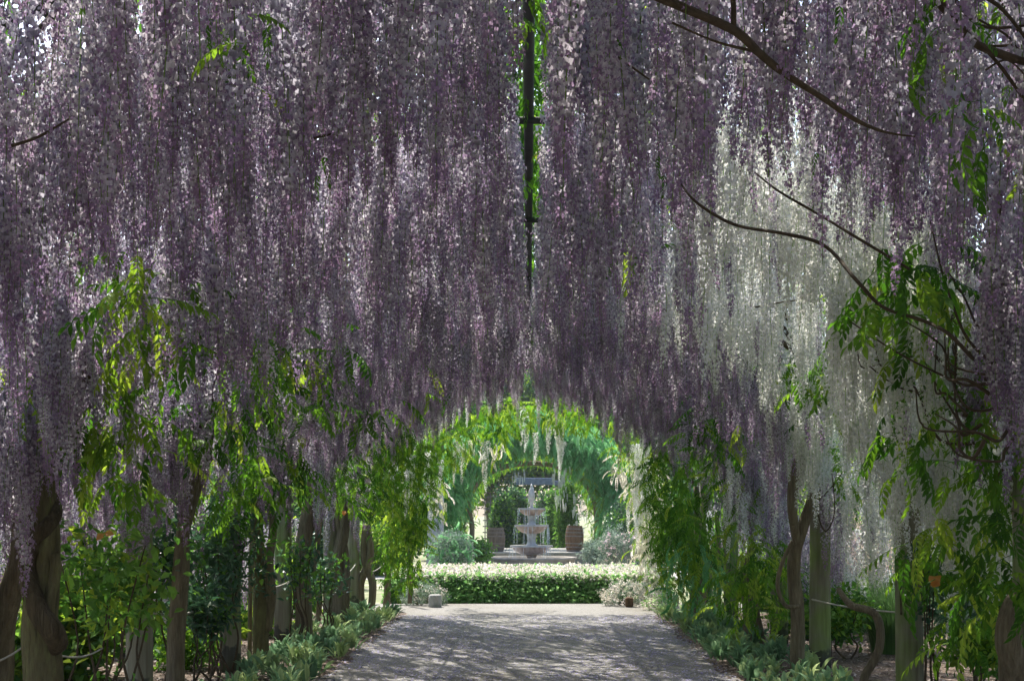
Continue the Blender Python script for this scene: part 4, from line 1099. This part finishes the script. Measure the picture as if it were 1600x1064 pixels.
# barrels
def barrel(px, label, mk, h=.72, tilt=0):
    D = 43.1; x = G(px, D).x
    t = empty('barrel', (x, D, .405), label, 'barrel', 'oak barrels flanking the fountain')
    prof = [(.215, 0), (.225, .01)] + [(.225 + .055 * math.sin(math.pi * k / 12), h * k / 12) for k in range(1, 12)] + [(.225, h - .01), (.225, h), (.20, h), (.20, h - .03), (.0, h - .03)]
    for k in range(16):                      # staves
        mb = MB(); a0 = 2 * math.pi * k / 16 + .012; a1 = 2 * math.pi * (k + 1) / 16 - .012
        vs = []
        for r_, z in prof[:14]:
            for a in (a0, (a0 + a1) / 2, a1):
                vs.append((r_ * math.cos(a), r_ * math.sin(a), z))
            for a in (a1, a0): vs.append(((r_ - .022) * math.cos(a), (r_ - .022) * math.sin(a), z))
        nn = 5; fs = [(i * nn + q, i * nn + (q + 1) % nn, (i + 1) * nn + (q + 1) % nn, (i + 1) * nn + q) for i in range(13) for q in range(nn)]
        fs += [tuple(range(nn))[::-1], tuple(13 * nn + q for q in range(nn))]
        mb.add(vs, fs); o = link('stave', mb.mesh('stave', M[mk])); o.parent = t
    for z, q in ((.03, 0), (.14, 0), (.25, 0), (.47, 0), (.58, 0), (.69, 0)):
        r_ = .229 + .055 * math.sin(math.pi * z / h)
        mb = MB(); lathe(mb, [(r_ - .005, z - .018), (r_ + .002, z - .018), (r_ + .002, z + .018), (r_ - .005, z + .018)], sides=24); o = link('hoop', mb.mesh('hoop', M['hoop'])); o.parent = t
    mb = MB(); lathe(mb, [(.20, h - .05), (.205, h - .03)], sides=20); o = link('lid', mb.mesh('lid', M[mk])); o.parent = t
    t.rotation_euler = (0, tilt, rnd.uniform(0, 1))
barrel(775, 'grey weathered oak barrel left of the fountain', 'barrelgrey', .74)
barrel(897, 'brown oak barrel right of the fountain, leaning slightly', 'barrel', .80, .03)

# ---------------------------------------------------------------- fountain
DF = 40.0
fx = G(830.5, DF).x
ft = empty('fountain', (fx, DF, 0), 'three tiered stone fountain with falling water in the centre of the court', 'fountain')
def fpart(name, prof, m='fountain', **kw):
    mb = MB(); lathe(mb, prof, (0, 0, 0), 36, **kw); o = link(name, mb.mesh(name, M[m], smooth=True)); o.parent = ft; return o
def zpx(py): return EYE + (800 - py) / F * DF
k = DF / F
fpart('basin_wall', [(1.25, 0), (1.27, .05), (1.22, .08), (1.22, .26), (1.28, .29), (1.28, .34), (1.10, .34), (1.10, .2)], 'riser')
mb = MB(); lathe(mb, [(1.11, .24), (1.11, .25)], sides=30); o = link('basin_water', mb.mesh('basin_water', M['water'])); o.parent = ft
fpart('pedestal', [(.24, 0), (.24, .10), (.16, .14), (.12, .20), (.10, .28), (.13, zpx(868) - .04), (.17, zpx(866))], 'fountain')
def bowl(zr, R_, zb, rb, m='fountain'):
    prof = []
    for j in range(9):
        t = j / 8; prof.append((rb + (R_ * .93 - rb) * t ** .75, zb + (zr - .04 - zb) * t ** 1.5))
    prof += [(R_ * .97, zr - .035), (R_, zr - .012), (R_, zr), (R_ * .95, zr + .008), (R_ * .9, zr - .02), (rb, zr - .06)]
    return prof
fpart('bowl', bowl(zpx(852), 33 * k, zpx(866), 13 * k), flute=18, famp=.02)
fpart('bowl', bowl(zpx(820), 26.5 * k, zpx(833), 9 * k), flute=18, famp=.02)
fpart('bowl', bowl(zpx(794), 21 * k, zpx(805), 7 * k), flute=18, famp=.02)
def stem(z0, z1, r0, r1, rm):
    n = 12; return [(np.interp(j / n, [0, .12, .2, .5, .8, .92, 1], [r0, r0, rm, (rm + r1) * .42, r1 * .9, r1, r1 * 1.1]), z0 + (z1 - z0) * j / n) for j in range(n + 1)]
fpart('stem', stem(zpx(853), zpx(833), 9.5 * k, 8 * k, 7 * k), 'fountainrim')
fpart('stem', stem(zpx(821), zpx(805), 8 * k, 6.5 * k, 6 * k), 'fountainrim')
fpart('stem', stem(zpx(794), zpx(781), 4 * k, 4 * k, 2.6 * k), 'fountainrim')
fpart('finial', [(3.5 * k, zpx(782)), (5 * k, zpx(779)), (5.4 * k, zpx(774)), (4.6 * k, zpx(768)), (2.6 * k, zpx(763)), (1.6 * k, zpx(762)), (2.3 * k, zpx(760)), (1.9 * k, zpx(758)), (.3 * k, zpx(756.5))], 'fountainrim')
for zr, R_, wd in ((zpx(851.5), 33 * k, 0), (zpx(819.5), 26.5 * k, 0), (zpx(793.5), 21 * k, 0)):
    mb = MB(); lathe(mb, [(R_ * .93, zr), (R_ * 1.012, zr), (R_ * 1.02, zr - .03), (R_ * 1.0, zr - .05)], sides=36); o = link('rim', mb.mesh('rim', M['fountainrim'])); o.parent = ft
mb = MB()
wr = random.Random(5)
for zr, R_, zend, n in ((zpx(852), 33 * k, .26, 20), (zpx(820), 26.5 * k, zpx(850), 30), (zpx(794), 21 * k, zpx(819), 26), (zpx(760), 2 * k, zpx(793), 7)):
    for j in range(n):
        a = wr.uniform(0, 6.283); z = zr
        z2 = zend
        dr = wr.uniform(.01, .06) if zr < zpx(770) else wr.uniform(.06, .16)
        pts = [(math.cos(a) * (R_ + dr * t), math.sin(a) * (R_ + dr * t), z + (z2 - z) * t ** 1.7 + 0) for t in np.linspace(0, 1, 7)]
        t0 = wr.uniform(0, .4)
        if wr.random() < .6: pts = pts[:wr.randint(4, 7)]
        tube(mb, pts, [.004, .0055, .003], sides=4)
        for q in range(3):
            u = wr.uniform(.1, 1); rr = R_ + dr * u + wr.uniform(-.02, .03); zz = z + (z2 - z) * u
            lathe(mb, [(.001, -.01), (.007, 0), (.001, .01)], (math.cos(a) * rr, math.sin(a) * rr, zz), 4)
o = link('falling_water', mb.mesh('falling_water', M['water'])); o.parent = ft; o['kind'] = 'stuff'

# ---------------------------------------------------------------- the second arch, teal-green leaves
YA = 47.5
ar = empty('leafy_arch', (0, YA, 0), 'second pergola arch thickly covered in hanging blue-green foliage behind the fountain', 'arch')
def pa(px, py, D=YA): return P(px, py, D)
for s, xb in ((-1, -2.0), (1, 2.2)):
    mb = MB(); tube(mb, smooth_path([(xb, YA + .4, 0), (xb + .1, YA + .4, 1.0), (xb, YA + .35, 2.0), (xb - s * .5, YA + .3, 2.8), (xb - s * 1.3, YA + .3, 3.4)], 6), [.11, .09, .08, .07, .05], sides=10, rough=.2)
    relp(link('trunk', mb.mesh('trunk', M['bark'])), ar)
    mb = MB(); tube(mb, [(xb + s * .3, YA + 2.4, 0), (xb + s * .3, YA + 2.4, 2.7)], .09, sides=12); relp(link('post', mb.mesh('post', M['post'])), ar)
mb = MB(); tube(mb, [(2.15 * math.cos(a) + .1, YA + .3, 1.9 + 1.35 * math.sin(a)) for a in np.linspace(0, math.pi, 20)], .09, sides=8); relp(link('hoop', mb.mesh('hoop', M['bark'])), ar)
pts = []; pin = []; pwh = []
ra = random.Random(3)
for _ in range(4300):
    a = ra.uniform(-.25, math.pi + .25)
    ro = ra.uniform(0, 1) ** .7
    # between the inner opening and the outer bulk
    ca, sa = math.cos(a), math.sin(a)
    ri = (2.1, 1.9); rO = (3.8, 3.4)
    ex = ri[0] + (rO[0] - ri[0]) * ro; ez = ri[1] + (rO[1] - ri[1]) * ro
    x = .1 + ca * ex; z = 1.55 + sa * ez
    if sa < .1: x *= 1.0; z = ra.uniform(.9 if ro > .3 else .5, 2.0)
    lump = mnoise.noise(Vector((x * 1.7, z * 1.7, 3)))
    y = YA - .5 + 1.0 * ra.random() - lump * 1.3 - (1 - (2 * ro - 1) ** 2) * .4
    (pin if ro < .17 else pts).append((x, y, z + lump * .25))
pts = np.array(pts); pin = np.array(pin)
def droop_rot(n): return np.c_[nr.normal(0, .3, n), nr.normal(.25, .35, n), nr.uniform(0, 6.283, n)]
scatter('foliage', 'teal', pts, droop_rot(len(pts)), nr.uniform(1.3, 2.4, len(pts)), ar)
scatter('foliage', 'lime', pin, droop_rot(len(pin)), nr.uniform(.8, 1.2, len(pin)), ar)
# deeper part of that tunnel
pts = []
for _ in range(2200):
    a = ra.uniform(-.1, math.pi + .1); y = YA + ra.uniform(.5, 6)
    x = .1 + math.cos(a) * ra.uniform(2.0, 2.5); z = 1.6 + math.sin(a) * ra.uniform(1.8, 2.2)
    if math.sin(a) < .15: z = ra.uniform(.3, 1.8)
    if z < 1.5 and ra.random() < .6: continue
    pts.append((x, y, z))
pts = np.array(pts); scatter('foliage', 'lime', pts[::2], droop_rot(len(pts[::2])), nr.uniform(.8, 1.2, len(pts[::2])), ar); scatter('foliage', 'frond', pts[1::2], droop_rot(len(pts[1::2])), nr.uniform(.8, 1.2, len(pts[1::2])), ar)
wpts = [tuple(pa(ra.gauss(901, 7), ra.uniform(765, 850), 46.6)) for _ in range(40)] + [tuple(pa(ra.gauss(877, 5), ra.uniform(740, 790), 46.6)) for _ in range(22)] + [tuple(pa(ra.uniform(800, 820), ra.uniform(733, 745), 46.6)) for _ in range(10)] + [tuple(pa(ra.uniform(862, 892), ra.uniform(728, 750), 46.6)) for _ in range(16)]
wpts = np.array(wpts); scatter('white_flowers', 'white', wpts, rrot(len(wpts), .1), nr.uniform(.35, .6, len(wpts)), ar)

# back pergola with slate beam, lattice wall
bp = empty('back_pergola', (.5, 60, 0), 'slate blue beam and post of a small pergola seen through the green arch', 'pergola')
b0, b1 = pa(806, 752, 60), pa(864, 752, 60)
mb = MB(); box(mb, ((b0.x + b1.x) / 2, 60, b0.z), (b1.x - b0.x, .35, .30), bev=.02); relp(link('beam', mb.mesh('beam', M['beam'])), bp)
mb = MB(); box(mb, (pa(868, 756, 60.3).x + .35, 60.5, pa(0, 754, 60).z), (1.0, .3, .2), bev=.02); relp(link('beam', mb.mesh('beam', M['beam'])), bp)
for px in (890, 818):
    p = pa(px, 800, 60.6); mb = MB(); box(mb, (p.x, 60.6, 1.3), (.30 if px > 850 else .2, .3, 2.6), bev=.02); relp(link('post', mb.mesh('post', M['beam'])), bp)
lt = empty('lattice_screen', (.1, 62, 0), 'dark wooden lattice screen behind the small pergola', 'screen')
for i in range(18):
    mb = MB(); box(mb, (-1.9 + i * .23, 62, 1.2), (.045, .03, 2.3)); relp(link('slat', mb.mesh('slat', M['lattice'])), lt)
for j in range(9):
    mb = MB(); box(mb, (.05, 61.96, .2 + j * .26), (4.1, .03, .045)); relp(link('slat', mb.mesh('slat', M['lattice'])), lt)
for i, (px, D, rx, h, lb) in enumerate(((786, 50, .38, 2.0, 'dark green clipped column left of the fountain behind the grey barrel'), (806, 56, .5, 2.4, 'blue-green tall shrub directly left behind the fountain finial'), (872, 55, .5, 2.3, 'green ivy-clad column right of the fountain'), (885, 50, .25, 2.6, 'narrow bright green climber on the slate post'), (852, 58, .4, 2.2, 'dark leafy climber under the slate beam'))):
    x = G(px, D).x; shrub('column_shrub', lb, 'shrub', (x, D, h / 2), (rx, .4, h / 2 + .1), 700, 'dark' if i in (0, 1, 4) else 'mid', (1.1, 1.8), seed=60 + i, key2='mid' if i in (0,) else None, shell=.6) if False else shrub('column_shrub', lb, 'shrub', (x, D, h / 2), (rx, .4, h / 2 + .1), 700, 'dark' if i in (0, 1, 4) else 'mid', (1.1, 1.8), seed=60 + i, key2='mid', f2=.3, shell=.6)
# grey bushes both sides of the court
for i, (px, py, D, rx, rz, n, key, k2, lb) in enumerate((
    (705, 858, 36, .60, .42, 420, 'grey', 'teal', 'large grey-green bush left of the court'),
    (745, 862, 38, .34, .28, 160, 'mid', 'grey', 'small green bush beside the grey barrel'),
    (928, 862, 39, .30, .28, 160, 'grey', None, 'small grey bush right of the brown barrel'),
    (968, 855, 37, .60, .42, 420, 'grey', 'rose', 'grey bush with pale pink flowers right of the court'),
    (990, 820, 44, .8, .9, 500, 'dark', 'mid', 'dark green shrub behind the pink-flowered bush'),
    (690, 800, 50, .9, 1.1, 500, 'dark', 'mid', 'dark shrub behind the pale trunks on the left'))):
    shrub('bush', lb, 'bush', P(px, py, D), (rx, rx, rz), n, key, (.9, 1.5), seed=80 + i, key2=k2, f2=.3, shell=.4)
# pale trunks left of the court
for i, (px, wd, lb) in enumerate(((675, .17, 'thick pale grey trunk at the left of the court'), (688, .09, 'thinner pale trunk just right of the thick pale one'))):
    x = G(px, 41).x; t = empty('pale_tree', (x, 41, 0), lb, 'tree')
    mb = MB(); tube(mb, smooth_path([(x, 41, 0), (x + .02, 41, 1.2), (x, 41.1, 2.4), (x - .2, 41.2, 4)], 5), [wd, wd * .9, wd * .8, wd * .4], sides=14, rough=.06); relp(link('trunk', mb.mesh('trunk', M['gravestone'], smooth=True)), t)
    p = blob(900, (x - .5, 41.6, 5.0), (1.6, 1.4, 1.3), seed=90 + i, shell=.3); scatter('crown', 'mid', p, rrot(len(p), .8), nr.uniform(1.2, 2, len(p)), t)

# ---------------------------------------------------------------- trees and shrubs round the garden
def tree(label, x, y, h, rc, n, seed, key='mid', k2='dark', sc=(2.2, 4), group='trees round the garden', r=.2, zc=.62):
    t = empty('tree', (x, y, 0), label, 'tree', group)
    rr = random.Random(seed); mb = MB()
    tube(mb, smooth_path([(x, y, -.05), (x + rr.uniform(-.2, .2), y, h * .3), (x + rr.uniform(-.4, .4), y, h * .6), (x, y, h * .85)], 5), [r, r * .75, r * .5, r * .15], sides=9, rough=.15)
    for k_ in range(5):
        a = rr.uniform(0, 6.28); z0 = h * rr.uniform(.3, .55)
        tube(mb, smooth_path([(x, y, z0), (x + rc * .4 * math.cos(a), y + rc * .4 * math.sin(a), z0 + h * .12), (x + rc * .75 * math.cos(a), y + rc * .75 * math.sin(a), z0 + h * .25)], 4), [r * .4, r * .25, r * .08], sides=6)
    relp(link('trunk', mb.mesh('trunk', M['bark'])), t)
    p = blob(n, (x, y, h * zc), (rc, rc, h * (1 - zc) * 1.05), seed=seed, shell=.35, lump=.5)
    m = nr.uniform(0, 1, len(p)) < .35
    scatter('crown', key, p[~m], rrot((~m).sum(), .8), nr.uniform(*sc, (~m).sum()), t)
    scatter('crown', k2, p[m], rrot(m.sum(), .8), nr.uniform(*sc, m.sum()), t)
    return t
side_names = []
tk = random.Random(8)
for i in range(20):
    x = -38 + i * 4.0 + tk.uniform(-1, 1); y = 74 + tk.uniform(-5, 6)
    tree('broad green tree in the belt closing the far end, %s from the left' % ORD(i + 1), x, y, tk.uniform(8, 12), tk.uniform(3, 4.2), 1500, 100 + i, key=tk.choice(['mid', 'midlime', 'mid']), k2=tk.choice(['dark', 'mid']), sc=(3, 5), group='trees closing the far end')
for i in range(9):
    for s in (-1, 1):
        x = s * (15 + tk.uniform(0, 5)); y = 12 + i * 7 + tk.uniform(-1.5, 1.5)
        tree('leafy tree beyond the beds on the %s, %s from the near end' % ('left' if s < 0 else 'right', ORD(i + 1)), x, y, tk.uniform(5.5, 7.5), tk.uniform(2.3, 3), 1100, 130 + i * 2 + (s > 0), key=tk.choice(['mid', 'midlime']), k2='mid', sc=(2.2, 4), group='trees on the %s' % ('left' if s < 0 else 'right'))
sh = [(-4.6, 13.6, .6, .9, 'midlime'), (-4.9, 16.4, .7, 1.2, 'midlime'), (-4.6, 20.5, .7, 1.3, 'midlime'), (-4.9, 24.8, .9, 1.6, 'midlime'), (4.4, 21.6, .8, 1.5, 'midlime'), (-5.6, 30.0, 1.2, 2.0, 'midlime'), (7.6, 19.6, 1.2, 2.0, 'midlime'), (-5.9, 27, .9, 1.0, 'midlime'), (-6.6, 20, 1.1, 1.3, 'midlime'), (-7.4, 15.5, 1.1, 1.1, 'mid'), (-4.3, 22.5, .6, .9, 'midlime'), (-4.6, 18, .5, .8, 'mid'), (-7.8, 24, 1.3, 1.8, 'mid'), (-4.7, 30, 1.1, 1.6, 'dark'), (-6.5, 35, 1.5, 2.2, 'mid'), (-4.0, 36, .8, 1.2, 'midlime'),
      (-9.5, 19, 1.3, 1.6, 'mid'), (-10, 28, 1.6, 2.2, 'midlime'), (-4.5, 43, 1.4, 2.4, 'dark'), (-6.8, 50, 2, 3.0, 'mid'),
      (6.8, 17.5, 1.2, 1.6, 'mid'), (7.2, 22, 1.3, 2.0, 'midlime'), (5.6, 25, 1.0, 1.3, 'mid'), (8.5, 27, 1.5, 2.2, 'mid'), (4.6, 30, 1.0, 1.4, 'mid'), (6.6, 34, 1.5, 2.3, 'midlime'), (5.2, 13.2, .45, .8, 'mid'), (6.3, 14.8, .8, 1.2, 'mid'),
      (4.9, 40, 1.4, 2.2, 'dark'), (6.8, 48, 2, 3.0, 'mid'), (3.7, 18.2, .4, .7, 'mid'), (4.0, 23.6, .6, 1.0, 'midlime'), (9.5, 14, 1.2, 1.7, 'mid'), (-8.6, 12.5, 1.0, 1.4, 'mid'), (-5.8, 12.6, .5, .7, 'midlime')]
SN = {}
sh.sort(key=lambda q: q[1])
for i, (x, y, r_, h, key) in enumerate(sh):
    SN[(x < 0, key)] = SN.get((x < 0, key), 0) + 1
    sd = 'left' if x < 0 else 'right'
    shrub('garden_shrub', '%s garden shrub beyond the %s posts, %s nearest of those' % ({'mid': 'green', 'midlime': 'yellow-green', 'dark': 'dark glossy'}[key], sd, ORD(SN[(x < 0, key)])), 'shrub', (x, y, h * .55), (r_, r_, h * .55), int(500 * r_ * h) + 150, key, (1.2, 2.0), seed=200 + i, group='%s shrubs beyond the posts on the %s' % ({'mid': 'green', 'midlime': 'yellow-green', 'dark': 'dark'}[key], sd), key2='mid', f2=.3, shell=.3)

# ---------------------------------------------------------------- thin volume added to imitate glare over the far garden
mb = MB(); box(mb, (0, 100, 7.0), (640, 820, 16.4))
hz_m, nt, N, L = mat('glare_volume')
pv = N('ShaderNodeVolumePrincipled'); pv.inputs['Color'].default_value = (.93, .96, 1, 1); pv.inputs['Density'].default_value = .0005; pv.inputs['Anisotropy'].default_value = .3
ou = N('ShaderNodeOutputMaterial'); L(pv.outputs[0], ou.inputs['Volume'])
tag(link('glare_haze', mb.mesh('glare_haze', hz_m)), kind='stuff')
